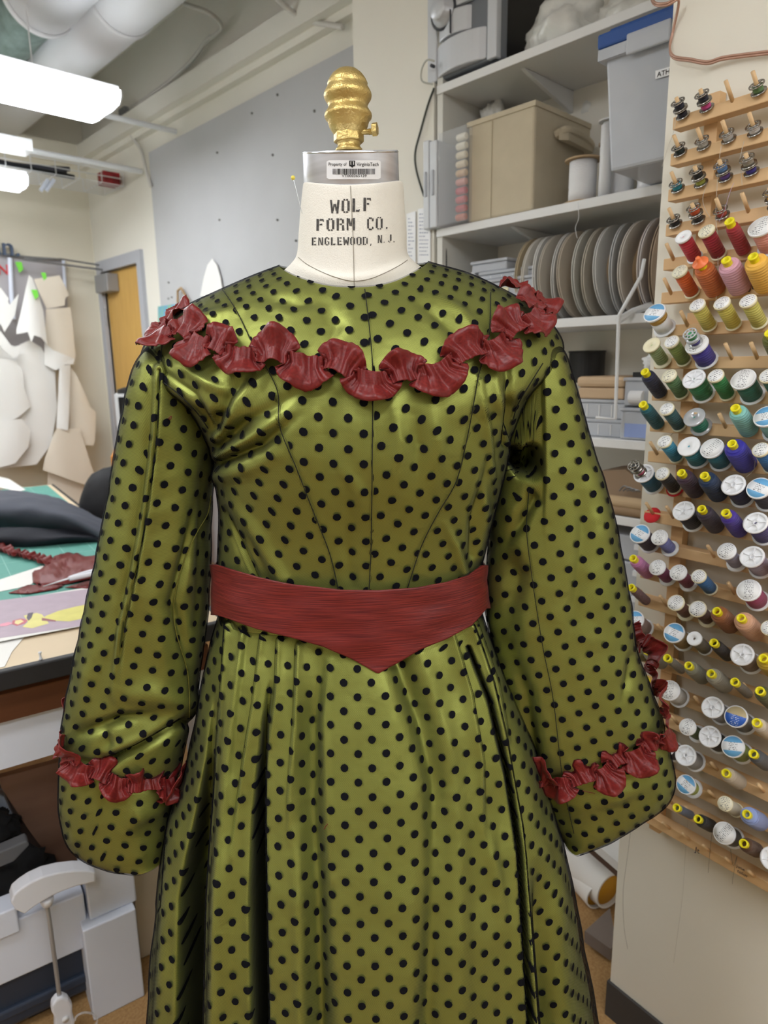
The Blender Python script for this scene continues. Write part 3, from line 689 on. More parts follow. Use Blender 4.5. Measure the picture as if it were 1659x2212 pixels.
# hidden stand
MB().lathe([(.016, .05), (.016, .95)], Wd(-.04, 0, 0), n=20).obj('stand_pole', galv_m, form, True)
MB().lathe([(.20, .0), (.20, .015), (.19, .03), (.05, .05), (.03, .09)], Wd(-.04, 0, 0), n=40).obj('stand_base', black_m, form, True)

# --- lettering ------------------------------------------------------------
ink = mat('stencil_ink', (44, 42, 42), .8, col2=(92, 88, 84), vscale=500)
inkb = mat('label_ink', (20, 20, 24), .6)
def wrap_px(name, polys, bvh, off, m, parent, label=None):
    """polys: list of pixel polygons, pressed onto a real surface"""
    V = []; Fc = []
    for pg in polys:
        b = len(V); ok = True; t = []
        for (x, y) in pg:
            h_ = hit(bvh, x, y, off)
            if h_ is None: ok = False; break
            t.append(h_[0])
        if ok: V += t; Fc.append(tuple(range(b, b+len(t))))
    if V: return mobj(name, V, Fc, m, parent, label=label)
# stencil alphabet: strokes in a 1 x 1.5 cell (x right, y down); each stroke = (x0,y0,x1,y1,width)
ST = {'W': [(.02, .0, .18, 1.5, .25), (.26, 1.25, .44, .45, .2), (.56, .45, .7, 1.25, .2), (.98, 0, .82, 1.5, .25)],
      'O': [(.14, .18, .14, 1.32, .3), (.86, .18, .86, 1.32, .3), (.22, .08, .44, .06, .2), (.56, .06, .78, .08, .2), (.22, 1.42, .44, 1.44, .2), (.56, 1.44, .78, 1.42, .2)],
      'L': [(.16, 0, .16, 1.5, .32), (.42, 1.38, .85, 1.38, .24), (.85, 1.2, .85, 1.4, .12)],
      'F': [(.16, 0, .16, 1.5, .32), (.42, .12, .92, .12, .24), (.42, .7, .74, .7, .2), (.9, .1, .9, .35, .12)],
      'E': [(.16, 0, .16, 1.5, .32), (.42, .12, .92, .12, .22), (.42, .74, .76, .74, .2), (.42, 1.38, .92, 1.38, .22)],
      'R': [(.14, 0, .14, 1.5, .3), (.38, .1, .7, .1, .2), (.8, .12, .8, .62, .28), (.38, .72, .68, .72, .18), (.8, .84, .84, 1.5, .28)],
      'M': [(.1, 0, .1, 1.5, .2), (.26, .05, .46, .95, .22), (.54, .95, .72, .05, .22), (.9, 0, .9, 1.5, .26)],
      'C': [(.14, .18, .14, 1.32, .3), (.24, .08, .7, .06, .2), (.82, .1, .84, .42, .24), (.24, 1.42, .7, 1.44, .2), (.84, 1.1, .82, 1.4, .22)],
      'N': [(.12, 0, .12, 1.5, .22), (.3, .1, .7, 1.4, .26), (.88, 0, .88, 1.5, .2)],
      'G': [(.14, .18, .14, 1.32, .3), (.24, .08, .7, .06, .2), (.82, .1, .84, .4, .22), (.24, 1.42, .7, 1.44, .2), (.84, .8, .84, 1.36, .24), (.56, .78, .74, .78, .16)],
      'D': [(.14, 0, .14, 1.5, .28), (.36, .08, .62, .08, .18), (.84, .2, .84, 1.3, .28), (.36, 1.42, .62, 1.42, .18)],
      'J': [(.7, 0, .7, 1.2, .3), (.12, 1.15, .2, 1.42, .22), (.34, 1.42, .56, 1.42, .18)],
      '.': [(.3, 1.3, .3, 1.5, .2)], ',': [(.34, 1.28, .22, 1.72, .18)], ' ': []}
def stencil(txt, x0, y0, x1, y1, h, gap=.38):
    n = len(txt); cw_ = (x1-x0)/(n+(n-1)*gap); polys = []
    for i, ch in enumerate(txt):
        ox = x0+i*cw_*(1+gap); tx = (ox-x0)/(x1-x0); oy = y0+(y1-y0)*tx
        for (a, b, c, d, w) in ST[ch]:
            p, q = np.array([ox+a*cw_, oy+b/1.5*h]), np.array([ox+c*cw_, oy+d/1.5*h])
            dirv = q-p; L_ = np.hypot(*dirv)
            if L_ < 1e-6: continue
            nn = np.array([-dirv[1], dirv[0]])/L_*w*cw_/2
            jit = lambda: np.array([random.uniform(-.35, .35), random.uniform(-.35, .35)])
            polys.append([p+nn+jit(), q+nn+jit(), q-nn+jit(), p-nn+jit()])
    return polys
wrap_px('stencil_lettering', stencil('WOLF', 715, 432, 802, 426, 29), bN, .0004, ink, torso, 'black stencilled maker lettering')
wrap_px('stencil_lettering', stencil('FORM', 684, 473, 766, 471, 26, .30)+stencil('CO.', 793, 470, 845, 467, 27, .3), bN, .0004, ink, torso)
wrap_px('stencil_lettering', stencil('ENGLEWOOD,', 674, 513, 808, 512, 17, .3)+stencil('N.J.', 816, 508, 857, 506, 17, .2), bN, .0004, ink, torso)
# property sticker
stk = mat('white_label_paper', (238, 239, 242), .35, var=0)
def rrect(x0, y0, x1, y1, r, tilt=0):
    pts = []
    for cx_, cy_, a0 in ((x1-r, y0+r, -90), (x1-r, y1-r, 0), (x0+r, y1-r, 90), (x0+r, y0+r, 180)):
        for k in range(4):
            a = math.radians(a0+30*k); pts.append((cx_+r*math.cos(a), cy_+r*math.sin(a)))
    return pts
strips = []
xsn = np.linspace(706, 822, 25)
for i in range(24):
    x0, x1 = xsn[i], xsn[i+1]; ins = lambda x: 3 if (x < 707 or x > 821) else 0
    strips.append([(x0, 346+ins(x0)), (x0, 387-ins(x0)), (x1, 387-ins(x1)), (x1, 346+ins(x1))])
sticker = wrap_px('property_sticker', strips, bC, .0004, stk, cap, 'white barcode property sticker')
def text_polys(txt, x0, yb, x1, h, slant=0):
    cu = bpy.data.curves.new('t', 'FONT'); cu.body = txt; cu.resolution_u = 2; cu.offset = .006
    ob = bpy.data.objects.new('t', cu); COL.objects.link(ob)
    dg = bpy.context.evaluated_depsgraph_get(); me = ob.evaluated_get(dg).to_mesh()
    V = np.array([v.co[:] for v in me.vertices]); Fs = [list(p.vertices) for p in me.polygons]
    ob.evaluated_get(dg).to_mesh_clear(); bpy.data.objects.remove(ob); bpy.data.curves.remove(cu)
    if not len(V): return []
    mn, mx_ = V.min(0), V.max(0); s = (x1-x0)/(mx_[0]-mn[0]); 
    X = x0+(V[:, 0]-mn[0])*s; Y = yb-V[:, 1]*h/.72+slant*(X-x0)
    return [[(X[i], Y[i]) for i in f] for f in Fs]
P_ = text_polys('Property of', 710.5, 358, 749, 7.2)+text_polys('VirginiaTech', 770, 358.5, 817, 8)+text_polys('VT000365139', 738.5, 382.5, 791.5, 5.6)
rb = random.Random(5); x = 719.5
while x < 808:
    w = rb.choice([.7, .7, 1.3, 1.9]); P_.append([(x, 364.5), (x, 376.8), (x+w, 376.8), (x+w, 364.5)]); x += w+rb.choice([.7, .8, 1.3])
P_ += [[(754.5, 347), (754.5, 359), (757, 359), (757, 347)], [(764.5, 347), (764.5, 359), (767, 359), (767, 347)], [(754.5, 347), (754.5, 348.5), (767, 348.5), (767, 347)], [(759, 349), (759, 357), (762.5, 357), (762.5, 349)], [(754.5, 356), (760.8, 362.5), (767, 356)]]
wrap_px('sticker_print', P_, bC, .0007, inkb, sticker)
# pins in the neck
h_ = hit(bN, 653, 462) or (Wd(-.06, -.02, 1.5), -RT)
head = Lc(633, 384, -.02); hw_ = Wd(*head)
pin = thing('pin', 'long pin with yellow ball head stuck in the left side of the form\'s neck', 'pin', h_[0])
MB().tube([h_[0], hw_], .00035, 6).obj('needle', chrome_m, pin)
MB().lathe([(.0001, -.0024), (.0017, -.0017), (.0024, 0), (.0017, .0017), (.0001, .0024)], hw_, n=16).obj('pin_head', mat('yellow_bead', (232, 214, 88), .3), pin, True)
# ================================================================== THE ROOM
WX = 1.66; FY = 4.16; CZ = 2.81; SX = 1.418
def struct(name, mb, m, kind='structure'): return mb.obj(name, m, kind=kind)
struct('floor', MB().aabb((-2.6, -2.2, -.05), (WX+.1, FY+.1, 0)), floor_m)
struct('ceiling', MB().aabb((-2.6, -2.2, CZ), (WX+.1, FY+.1, CZ+.08)), ceil_m)
# right wall with the door opening
dz = 1.845; dy0, dy1 = 3.575, 4.05
struct('wall_right', MB().aabb((WX, -2.2, 0), (WX+.1, dy0, CZ)).aabb((WX, dy1, 0), (WX+.1, FY+.1, CZ)).aabb((WX, dy0, dz), (WX+.1, dy1, CZ)), wall_m)
struct('wall_far', MB().aabb((-2.6, FY, 0), (WX, FY+.1, CZ)), wallfar_m)
struct('wall_back', MB().aabb((-2.6, -2.3, 0), (WX, -2.2, CZ)), wall_m); struct('wall_left', MB().aabb((-2.7, -2.3, 0), (-2.6, FY+.1, CZ)), wall_m)
struct('wall_column', MB().aabb((SX+.002, 1.295, 0), (WX, 1.60, CZ)), wall_m)
struct('trim_1', MB().aabb((WX-.075, 1.6, 2.425), (WX, FY, 2.50)).aabb((WX-.035, 1.6, 2.40), (WX, FY, 2.425)), wall_m)
struct('trim_2', MB().aabb((-2.6, FY-.10, 2.42), (WX-.075, FY, 2.50)), wallfar_m)
struct('trim_3', MB().aabb((.62, .9, 2.62), (.80, FY, CZ)), ceil_m)
# door
door = thing('door_1', 'yellow wood door standing shut in a pale grey metal frame', 'door', (WX, 3.8, 0)); door['kind'] = 'structure'
oak = mat('yellow_oak_veneer', (214, 172, 96), .45, col2=(202, 158, 84), vscale=10, stretch=(1, 6, .5))
MB().aabb((WX+.012, dy0+.0, .01), (WX+.05, dy1, dz-.002)).obj('door_panel', oak, door)
frm = mat('grey_door_frame', (176, 178, 186), .5, var=.02)
f_ = MB(); f_.aabb((WX-.02, dy0-.05, 0), (WX+.011, dy0, dz+.06)); f_.aabb((WX-.02, dy1, 0), (WX+.011, dy1+.05, dz+.06)); f_.aabb((WX-.02, dy0, dz), (WX+.011, dy1, dz+.06))
f_.obj('door_frame', frm, door)
for z in (1.60, .93): MB().tube([(WX-.006, dy1+.004, z-.05), (WX-.006, dy1+.004, z+.05)], .009, 8).obj('hinge', galv_m, door)
cl = bevel(MB().aabb((WX-.055, dy1-.17, dz-.115), (WX+.011, dy1-.0, dz-.02)).obj('door_closer', mat('closer_grey', (150, 150, 152), .4, metal=.3), door), .004)
a0 = np.array([WX-.03, dy1-.06, dz+.008])
MB().tube([a0, a0+(-.20, .02, .012), a0+(-.40, .015, .02)], .006, 6).tube([a0+(-.40, .015, .02), a0+(-.2, .05, .045), (WX-.01, dy1+.0, dz+.04)], .005, 6).obj('closer_arm', galv_m, cl)
# grey board on the wall
bd = MB().aabb((WX-.018, 1.55, .35), (WX, 3.34, 2.318)).obj('tack_board', board_m, label='large grey tack board covering the wall behind the dress form', cat='board')
for i, (x, y) in enumerate([(600, 205), (680, 240), (590, 335), (470, 330), (545, 245), (475, 475), (600, 475), (365, 610), (365, 645), (372, 642), (640, 520)]):
    P = PX(x, y, WX-.018); MB().lathe([(.0045, 0), (.0045, .003), (.003, .006), (.0005, .007)], P, (-1, 0, 0), 10).obj('push_pin', mat('grey_pin', (120, 118, 116), .5), label=['small grey push pin high on the grey tack board', 'small grey push pin in the grey tack board'][i > 4], cat='push pin', group='push pins on the grey board'+(' above' if i <= 4 else ' below'))
# things on the board, seen past the left shoulder
def panel_on(name, pts_px, xw, th, m, label, cat, n=(-1, 0, 0), plane='x', group=None, subdiv=0, wav=0):
    P = [(PX if plane == 'x' else PY)(x, y, xw) for x, y in pts_px]
    ext = (th, 0, 0) if plane == 'x' else (0, th, 0)
    return MB().prism(P, ext).obj(name, m, label=label, cat=cat, group=group)
panel_on('poster', [(341, 662), (392, 655), (393, 740), (342, 740)], WX-.02, .0015, mat('blue_poster', (92, 158, 214), .5, col2=(150, 196, 120), vscale=14), 'small blue and green poster on the grey board by the left shoulder ruffle', 'poster')
hm = MB().tube([PX(384, 655, WX-.035), PX(384, 628, WX-.035), PX(391, 622, WX-.035), PX(408, 650, WX-.035)], .006, 8)
hm.obj('wooden_hanger', wood('hanger_wood', (176, 148, 112), (150, 120, 84)), label='wooden clothes hanger corner on the grey board above the left shoulder', cat='hanger')
pc = [PX(432, 640, WX-.03), PX(440, 600, WX-.03), PX(448, 572, WX-.03), PX(458, 559, WX-.03), PX(468, 572, WX-.03), PX(476, 600, WX-.03), PX(482, 640, WX-.03)]
paper_m = mat('white_pattern_paper', (232, 230, 226), .8, var=.02, bump=.4, bscale=14)
paperc_m = mat('cream_pattern_paper', (226, 216, 200), .8, var=.02, bump=.4, bscale=14)
MB().prism(pc, (.003, 0, 0)).obj('paper_pattern', paper_m, label='pointed white paper pattern on the grey board just above the left shoulder', cat='paper pattern')

# pattern board on the far wall and its paper pattern pieces
panel_on('pattern_board', [(-90, 545), (138, 563), (144, 652), (150, 800), (-90, 800)], FY-.004, -.012, mat('warm_grey_board', (172, 168, 170), .8), 'grey board on the far wall behind the hanging paper patterns', 'board', plane='y')
MB().tube([PY(-40, 543, FY-.03), PY(60, 556, FY-.03), PY(132, 561, FY-.03)], .007, 8).obj('hanging_rail', galv_m, label='thin metal rail along the top of the far grey board', cat='rail')
MB().tube([PY(21, 557, FY-.04), PY(25, 640, FY-.04), PY(30, 690, FY-.04)], .012, 8).obj('white_strap', white_m, label='narrow white strap hanging down the far grey board', cat='strap')
MB().tube([PY(137, 563, FY-.03), PY(142, 640, FY-.03)], .009, 8).obj('board_edge_strip', white_m, label='white vertical strip at the right edge of the far grey board', cat='strip')
def sheet(px, yw, m, label, bow=.03, roll=0, tilt=.0):
    """a hanging sheet of pattern paper, bowed and thick enough to be real"""
    from mathutils.geometry import tessellate_polygon
    n = len(px); P = [PY(x, y, yw) for x, y in px]
    bm = bmesh.new(); vs_ = [bm.verts.new(p) for p in P]; fc = bm.faces.new(vs_)
    bmesh.ops.triangulate(bm, faces=[fc])
    for _ in range(4):
        bmesh.ops.subdivide_edges(bm, edges=[e for e in bm.edges if e.calc_length() > .05], cuts=1, use_grid_fill=False)
        bmesh.ops.triangulate(bm, faces=[f for f in bm.faces if len(f.verts) > 3])
    lo = np.min(P, 0); hi = np.max(P, 0); sd = random.random()*50
    for v in bm.verts:
        u = (v.co.x-lo[0])/(hi[0]-lo[0]+1e-6); t = (v.co.z-lo[2])/(hi[2]-lo[2]+1e-6)
        v.co.y += -bow*.5*math.sin(PI*u)-roll*.6*(1-t)*(.4+.6*abs(math.sin(2.2*u+sd)))+.008*noise.noise(Vector((v.co.x*9+sd, v.co.z*3, 0)))
    V = [v.co[:] for v in bm.verts]; bm.verts.index_update(); Fs = [[v.index for v in f.verts] for f in bm.faces]; bm.free()
    o = mobj('paper_pattern', V, Fs, m, None, True, label=label, cat='paper pattern')
    md = o.modifiers.new('paper_thickness', 'SOLIDIFY'); md.thickness = .0018
    md = o.modifiers.new('crisp_edges', 'EDGE_SPLIT'); md.split_angle = .6
    return o
sheet([(-60, 930), (0, 940), (60, 960), (105, 905), (122, 850), (122, 800), (95, 790), (60, 760), (20, 745), (-60, 760)], 4.06, paper_m, 'broad curved white pattern piece at the left edge of the far wall', .05)
sheet([(40, 745), (62, 735), (88, 750), (118, 805), (122, 880), (108, 960), (75, 1002), (0, 1012), (-60, 1005), (-60, 925), (10, 915), (45, 880)], 4.02, paper_m, 'large round-bottomed white pattern piece hanging lowest in the middle of the far wall', .04, .02)
sheet([(-60, 780), (-5, 775), (28, 778), (48, 800), (52, 850), (66, 878), (38, 900), (0, 918), (-60, 930)], 3.98, paper_m, 'curled white pattern piece over the round one at far left', .05)
sheet([(-60, 925), (0, 908), (45, 905), (66, 930), (60, 965), (30, 1000), (0, 1008), (-60, 1015)], 3.96, paper_m, 'half-round white pattern piece at the bottom left of the far wall', .04)
sheet([(60, 595), (68, 602), (82, 640), (92, 672), (98, 745), (84, 730), (68, 725), (62, 740), (55, 718), (34, 722), (34, 712), (45, 660), (52, 625)], 3.97, paper_m, 'pointed white pattern piece draped like a hood from the far board', .04, .04)
sheet([(-60, 640), (0, 622), (18, 645), (12, 668), (40, 635), (32, 680), (8, 718), (0, 700), (-60, 710)], 3.98, paper_m, 'folded white paper scrap at the left edge under the red letter', .02)
sheet([(-60, 720), (0, 716), (25, 750), (45, 745), (38, 770), (24, 772), (0, 748), (-60, 740)], 3.95, paper_m, 'small curled white paper piece at the left edge below the folded scrap', .02)
sheet([(73, 603), (128, 595), (140, 618), (148, 636), (140, 646), (139, 660), (120, 664), (100, 667), (88, 640), (80, 622)], 4.05, paperc_m, 'six-sided cream pattern piece pinned at the upper right of the far board', .01)
sheet([(98, 668), (152, 664), (157, 700), (163, 768), (160, 786), (118, 788), (108, 770), (98, 740)], 4.03, paperc_m, 'rectangular cream pattern piece with rounded corner hanging under the six-sided one', .03)
sheet([(95, 740), (112, 756), (160, 775), (158, 787), (110, 788), (118, 800), (96, 788)], 4.00, paper_m, 'turned-up lower edge of a cream paper piece on the far wall', .03)
sheet([(126, 790), (152, 788), (148, 850), (146, 905), (144, 929), (122, 925), (124, 860)], 3.99, paper_m, 'narrow rolled white paper strip hanging on the far wall', .035)
sheet([(150, 790), (165, 812), (193, 872), (192, 880), (150, 850)], 4.02, paperc_m, 'triangular cream paper flap above the long draped piece on the far wall', .02)
sheet([(150, 850), (192, 878), (206, 890), (202, 952), (198, 962), (175, 960), (150, 925)], 4.03, paperc_m, 'draped cream pattern piece nearest the room corner', .03, .02)
sheet([(120, 925), (170, 925), (182, 965), (212, 1058), (150, 1036), (92, 1015), (96, 990), (112, 960)], 4.00, paperc_m, 'wide cream pattern piece spreading into a low triangle on the far wall', .03, .02)
sheet([(103, 1018), (205, 1060), (215, 1072), (190, 1100), (150, 1150), (98, 1130)], 4.03, paperc_m, 'lowest cream pattern piece hanging behind the dark cloth heap', .03, .01)
# sign letters
font_cache = {}
def text_obj(txt, name, m, size, depth, origin, xdir, zdir, parent=None, **k):
    cu = bpy.data.curves.new('t', 'FONT'); cu.body = txt; cu.size = size; cu.extrude = depth; cu.resolution_u = 3
    ob = bpy.data.objects.new('t', cu); COL.objects.link(ob)
    dg = bpy.context.evaluated_depsgraph_get(); me = ob.evaluated_get(dg).to_mesh()
    V = np.array([v.co[:] for v in me.vertices]); Fs = [list(p.vertices) for p in me.polygons]
    ob.evaluated_get(dg).to_mesh_clear(); bpy.data.objects.remove(ob); bpy.data.curves.remove(cu)
    xdir = nrm(xdir); zdir = nrm(zdir); yd = np.cross(xdir, zdir)
    return mobj(name, np.array(origin)+V[:, :1]*xdir+V[:, 1:2]*zdir+V[:, 2:3]*yd, Fs, m, parent, **k)
q = PY(-9, 549, FY-.05)
text_obj('in.', 'sign_letters', mat('slate_blue_letters', (74, 88, 112), .5), .128, .012, q, (1, 0, 0), (0, 0, 1), label='dark blue cut-out letters standing along the top of the far grey board', cat='sign')
q = PY(-34, 590, FY-.03)
text_obj('ON', 'red_letters', mat('red_letters', (206, 54, 58), .5), .076, .003, q, (1, 0, 0), (0, 0, 1), label='red letters on the far grey board at the left edge', cat='sign')
for x, y, s_ in ((42, 577, .018), (95, 597, .013), (76, 636, .016)):
    c = PY(x, y, FY-.06 if y < 590 else 3.93)
    MB().prism([c+np.array((-s_, 0, s_*1.4)), c+np.array((s_*.8, 0, s_*1.5)), c+np.array((s_, 0, -s_*.6)), c+np.array((-s_*.2, 0, -s_*1.6))], (0, .002, 0)).obj('green_tape', mat('green_tape', (122, 216, 74), .6), label={42: 'bright green tape mark on the grey board by the red letters', 95: 'bright green tape on top of the six-sided paper', 76: 'bright green tape on the hooded white pattern piece'}[x], cat='tape')

# ---------------------------------------------------------------- ceiling: ducts, pipes, basket
def duct(pa, pb, z, r, label, y0, y1, rings):
    A = PZ(*pa, z); t = thing('round_duct', label, 'duct', (A[0], (y0+y1)/2, z))
    MB().lathe([(r, 0), (r, y1-y0)], (A[0], y0, z), (0, 1, 0), 48).obj('duct_pipe', gyp_m, t, True)
    for yy in rings:
        MB().lathe([(r+.001, 0), (r+.006, .004), (r+.006, .026), (r+.001, .03)], (A[0], yy, z), (0, 1, 0), 48, cap=False).obj('joint_band', gyp_m, t, True)
        MB().tube([(A[0]+r, yy, z), (A[0]+r+.01, yy, CZ)], .0015, 6).obj('hanger_wire', galv_m, t)
    return t
d1 = duct((235, 20), None, 2.60, .122, 'white round air duct running over the big light, right of two', .9, FY, (1.6, 2.62, 3.5))
d2 = duct((60, 20), None, 2.62, .125, 'white round air duct at the top left corner, left of two', .9, 2.86, (2.1, 2.84))
MB().lathe([(.10, 0), (.10, .5)], (WL[d2].x, 2.87, 2.62), (0, 1, 0), 32).obj('duct_liner', mat('green_grey_metal', (120, 138, 132), .5, col2=(90, 106, 100), vscale=20), label='grey green duct connector just behind the end of the left duct', cat='duct')
A = PX(308, 371, WX-.01); MB().tube([(A[0]-.005, A[1], A[2]), (-.6, A[1]+.02, A[2]+.0)], .013, 10).obj('ceiling_strut', metalw_m, label='lower white ceiling bar reaching the wall beside the grey board', cat='bar')
A = PX(383, 285, WX-.02); MB().tube([(A[0]-.005, A[1], A[2]), (-.6, A[1]+.02, A[2])], .011, 10).obj('ceiling_strut', metalw_m, label='upper white ceiling bar passing behind the big light', cat='bar')
q = PZ(72, 327, 2.19)
MB().aabb((-.3, q[1], 2.19), (q[0], q[1]+.10, 2.235)).obj('light_channel', metalw_m, label='flat white channel over the far light', cat='channel')
def px_tube(name, pts, r, m, label, cat, n=8, ns=60):
    P = catmull([PX(x, y, xw) for x, y, xw in pts], ns)
    return MB().tube(P, r, n).obj(name, m, None, True, label=label, cat=cat)
cond_m = mat('painted_conduit', (206, 202, 196), .5)
px_tube('conduit_pipe', [(325, -25, 1.45), (400, 8, 1.50), (445, 25, 1.55), (472, 45, 1.60), (478, 62, 1.62), (462, 78, 1.62), (448, 85, 1.62), (425, 118, 1.62), (400, 145, 1.62), (360, 180, 1.62), (300, 222, 1.63), (276, 236, 1.63)], .0085, cond_m, 'long bent conduit pipe running over the upper wall', 'pipe')
px_tube('conduit_pipe', [(272, 272, 1.63), (288, 300, 1.63), (305, 325, 1.63), (314, 360, 1.63), (320, 385, 1.63), (326, 402, 1.63)], .008, cond_m, 'short curved conduit pipe dropping from the junction box to the grey board', 'pipe')
px_tube('conduit_pipe', [(588, -14, 1.50), (615, 12, 1.55), (650, 38, 1.60), (690, 50, 1.62), (741, 58, 1.63)], .009, cond_m, 'conduit pipe at the top centre above the tack board', 'pipe')
c = PX(275, 252, WX-.03); bevel(MB().aabb(c-np.array((.028, .035, .035)), c+np.array((.028, .035, .035))).obj('junction_box', galv_m, label='grey junction box where the conduits meet high in the corner', cat='box'), .003)
# wire basket full of cables
bk = thing('wire_basket', 'white wire cable tray hanging high on the far wall', 'wire tray', (1.1, 3.98, 2.0))
x1 = 1.64; _q = PX(267, 402, x1); x0, y0, zb0 = .10, _q[1], _q[2]; zt0 = PY(267, 373, y0)[2]; y1 = min(4.10, y0+.24)
wm = MB()
for k in range(15):
    x = x0+(x1-x0)*k/14; wm.tube([(x, y0, zt0), (x, y0, zb0), (x, y1, zb0), (x, y1, zt0)], .0022, 5)
for (y, z) in [(y0, zt0), (y0, (zt0+zb0)/2), (y0, zb0)]+[(y0+(y1-y0)*k/6, zb0) for k in range(1, 7)]: wm.tube([(x0, y, z), (x1, y, z)], .0024, 5)
wm.obj('wire_tray', metalw_m, bk)
for k in range(2): MB().tube([(.45+.55*k, y0, zt0), (.45+.55*k, y0, CZ)], .003, 6).obj('hanging_rod', metalw_m, bk)
for k, (c_, lab) in enumerate([((26, 28, 34), 'thick black cable lying in the wire tray'), ((60, 62, 74), 'dark grey cable curving over the wire tray'), ((32, 32, 36), 'black looped cable at the back of the wire tray')]):
    pts = [(.3+.28*i, y0+.05+.06*k+.02*math.sin(i*2+k), zb0+.02+.035*(k == 1)*abs(math.sin(i))+.02*k) for i in range(5)]
    MB().tube(catmull(pts, 40), .011, 8).obj('cable', mat('cable_%d' % k, c_, .5), None, True, label=lab, cat='cable')
bevel(MB().aabb((1.55, y0+.02, zb0+.006), (1.635, y0+.10, zt0+.0)).obj('red_box', mat('red_box', (170, 38, 42), .5, col2=(110, 24, 30), vscale=30), label='red box at the right end of the wire tray', cat='box'), .003)
rolls = mat('mixed_card_roll', (170, 160, 152), .7, col2=(120, 70, 66), vscale=40)
for k in range(5):
    MB().lathe([(.022, 0), (.022, .5)], (.42+.0*k, y0+.03+.048*k, zb0+.026), (1, 0, 0), 14).obj('cable', rolls, label='speckled cable bundle in the left part of the wire tray', cat='cable', group='speckled cable bundles in the wire tray')
for k in range(2):
    a = PY(88+12*k, 412, y0-.02); b_ = PY(104+13*k, 388, y0-.02)
    MB().tube([a, b_], .009, 8).obj('white_stick', white_m, label='short white stick leaning on the wire tray front', cat='stick', group='two white sticks on the wire tray')

# ---------------------------------------------------------------- shelving unit at the right
ZS = [1.99, 1.65, 1.402, 1.134, .962]
unit = thing('shelving_unit', 'white built-in shelving unit with boards, left end panel and metal brackets', 'shelves', (SX+.15, .8, 0))
SD = 1.80
YL, YR = 1.285, .50
for z in ZS+[.60, .30, .04, 2.36]:
    bevel(MB().aabb((SX, .30, z-.020), (SD, YL, z)).obj('shelf_board', melamine_m, unit), .0015)
MB().aabb((SX+.004, YL-.018, .02), (SD, YL, 2.7)).obj('side_panel', melamine_in, unit)
MB().aabb((SD, .2, .0), (SD+.02, YL, 2.75)).obj('back_panel', mat('shelf_back', (216, 214, 204), .6, var=.01), unit)
for z in (1.99, 1.65, 1.402):
    y = 1.04 if z > 1.9 else 1.06
    MB().prism([(SX+.03, y, z-.021), (SD-.01, y, z-.021), (SD-.01, y, z-.10), (SX+.06, y, z-.030)], (0, .010, 0)).obj('bracket', metalw_m, unit)
# stereo
st = thing('stereo', 'silver mini stereo on the top shelf with rounded panels and a volume knob', 'stereo', (SX+.1, 1.18, ZS[0]))
silver = mat('silver_plastic', (206, 209, 216), .32, metal=.2, var=.03)
sy0 = PX(1083, 115, SX+.02)[1]; sy1 = YL+.03; sz = ZS[0]+.012
bx = lambda a, b: MB().aabb(a, b)
bevel(bx((SX+.03, sy0+.004, sz), (SD-.04, sy1-.006, sz+.36)).obj('casing', black_m, st), .004)
bevel(bx((SX+.004, sy0, sz), (SX+.045, sy1, sz+.365)).obj('front_panel', mat('stereo_shadow_gap', (112, 116, 124), .4), st), .006)
for q0, q1 in ((sy0+.0, sy0+.028), (sy1-.030, sy1+.001)): bevel(bx((SX+.0, q0, sz), (SX+.02, q1, sz+.366)).obj('side_strip', silver, st), .003)
dark = mat('stereo_gap', (66, 68, 76), .5)
L_ = sy1-sy0
def curved(y0_, y1_, z0_, z1_, out, name, m, w=.003):
    n = 10; P = []
    for i in range(n+1):
        t = i/n; P.append(np.array([SX+.004-out*(math.sin(PI*t)**.7), y0_+(y1_-y0_)*t, z0_]))
    P += [np.array([SX+.01, y1_, z0_]), np.array([SX+.01, y0_, z0_])]
    o = MB().prism(P[:n+1], (0, 0, z1_-z0_)).obj(name, m, st); return bevel(o, w)
curved(sy0+.03, sy1-.03, sz+.005, sz+.075, .022, 'lower_door', silver)
curved(sy0+.075, sy1-.035, sz+.082, sz+.135, .018, 'tape_door', silver)
MB().aabb((SX-.0195, sy0+L_*.58, sz+.083), (SX-.012, sy0+L_*.585, sz+.134)).obj('door_gap', dark, st)
curved(sy0+.02, sy1-.04, sz+.14, sz+.21, .014, 'control_band', silver)
curved(sy0+.06, sy1-.06, sz+.215, sz+.30, .010, 'display_window', mat('display_blue', (92, 104, 148), .15))
kc = PX(952, 22, SX-.02)
MB().lathe([(.034, 0), (.034, .006), (.026, .008), (.024, .024), (.021, .027), (.001, .027)], kc+np.array((.012, 0, 0)), (-1, 0, 0), 32).obj('volume_knob', silver, st, True)
MB().lathe([(.036, 0), (.041, .003), (.036, .006)], kc+np.array((.012, 0, 0)), (-1, 0, 0), 32, cap=False).obj('knob_ring', dark, st, True)
for k in range(7): MB().aabb((SX-.001, sy1-.028, sz+.22+k*.018), (SX+.006, sy1-.012, sz+.228+k*.018)).obj('button', silver, st)
MB().lathe([(.004, 0), (.004, .012)], (SX-.008, sy1-.03, sz+.03), (-1, 0, 0), 12).obj('socket', dark, st)
px_tube('audio_cable', [(938, 132, SX-.035), (922, 130, SX-.04), (911, 150, SX-.03), (912, 175, SX-.02), (935, 182, SX-.01)], .0022, mat('beige_cable', (186, 186, 178), .5), 'thin beige cable looping from the stereo socket', 'cable')
px_tube('power_cable', [(938, 190, SX-.004), (925, 225, SX-.004), (908, 285, SX-.006), (897, 330, SX-.008), (900, 370, SX-.008), (916, 424, SX-.004)], .0028, mat('olive_black_cable', (52, 56, 50), .5), 'dark power cable hanging down the column beside the shelves', 'cable')
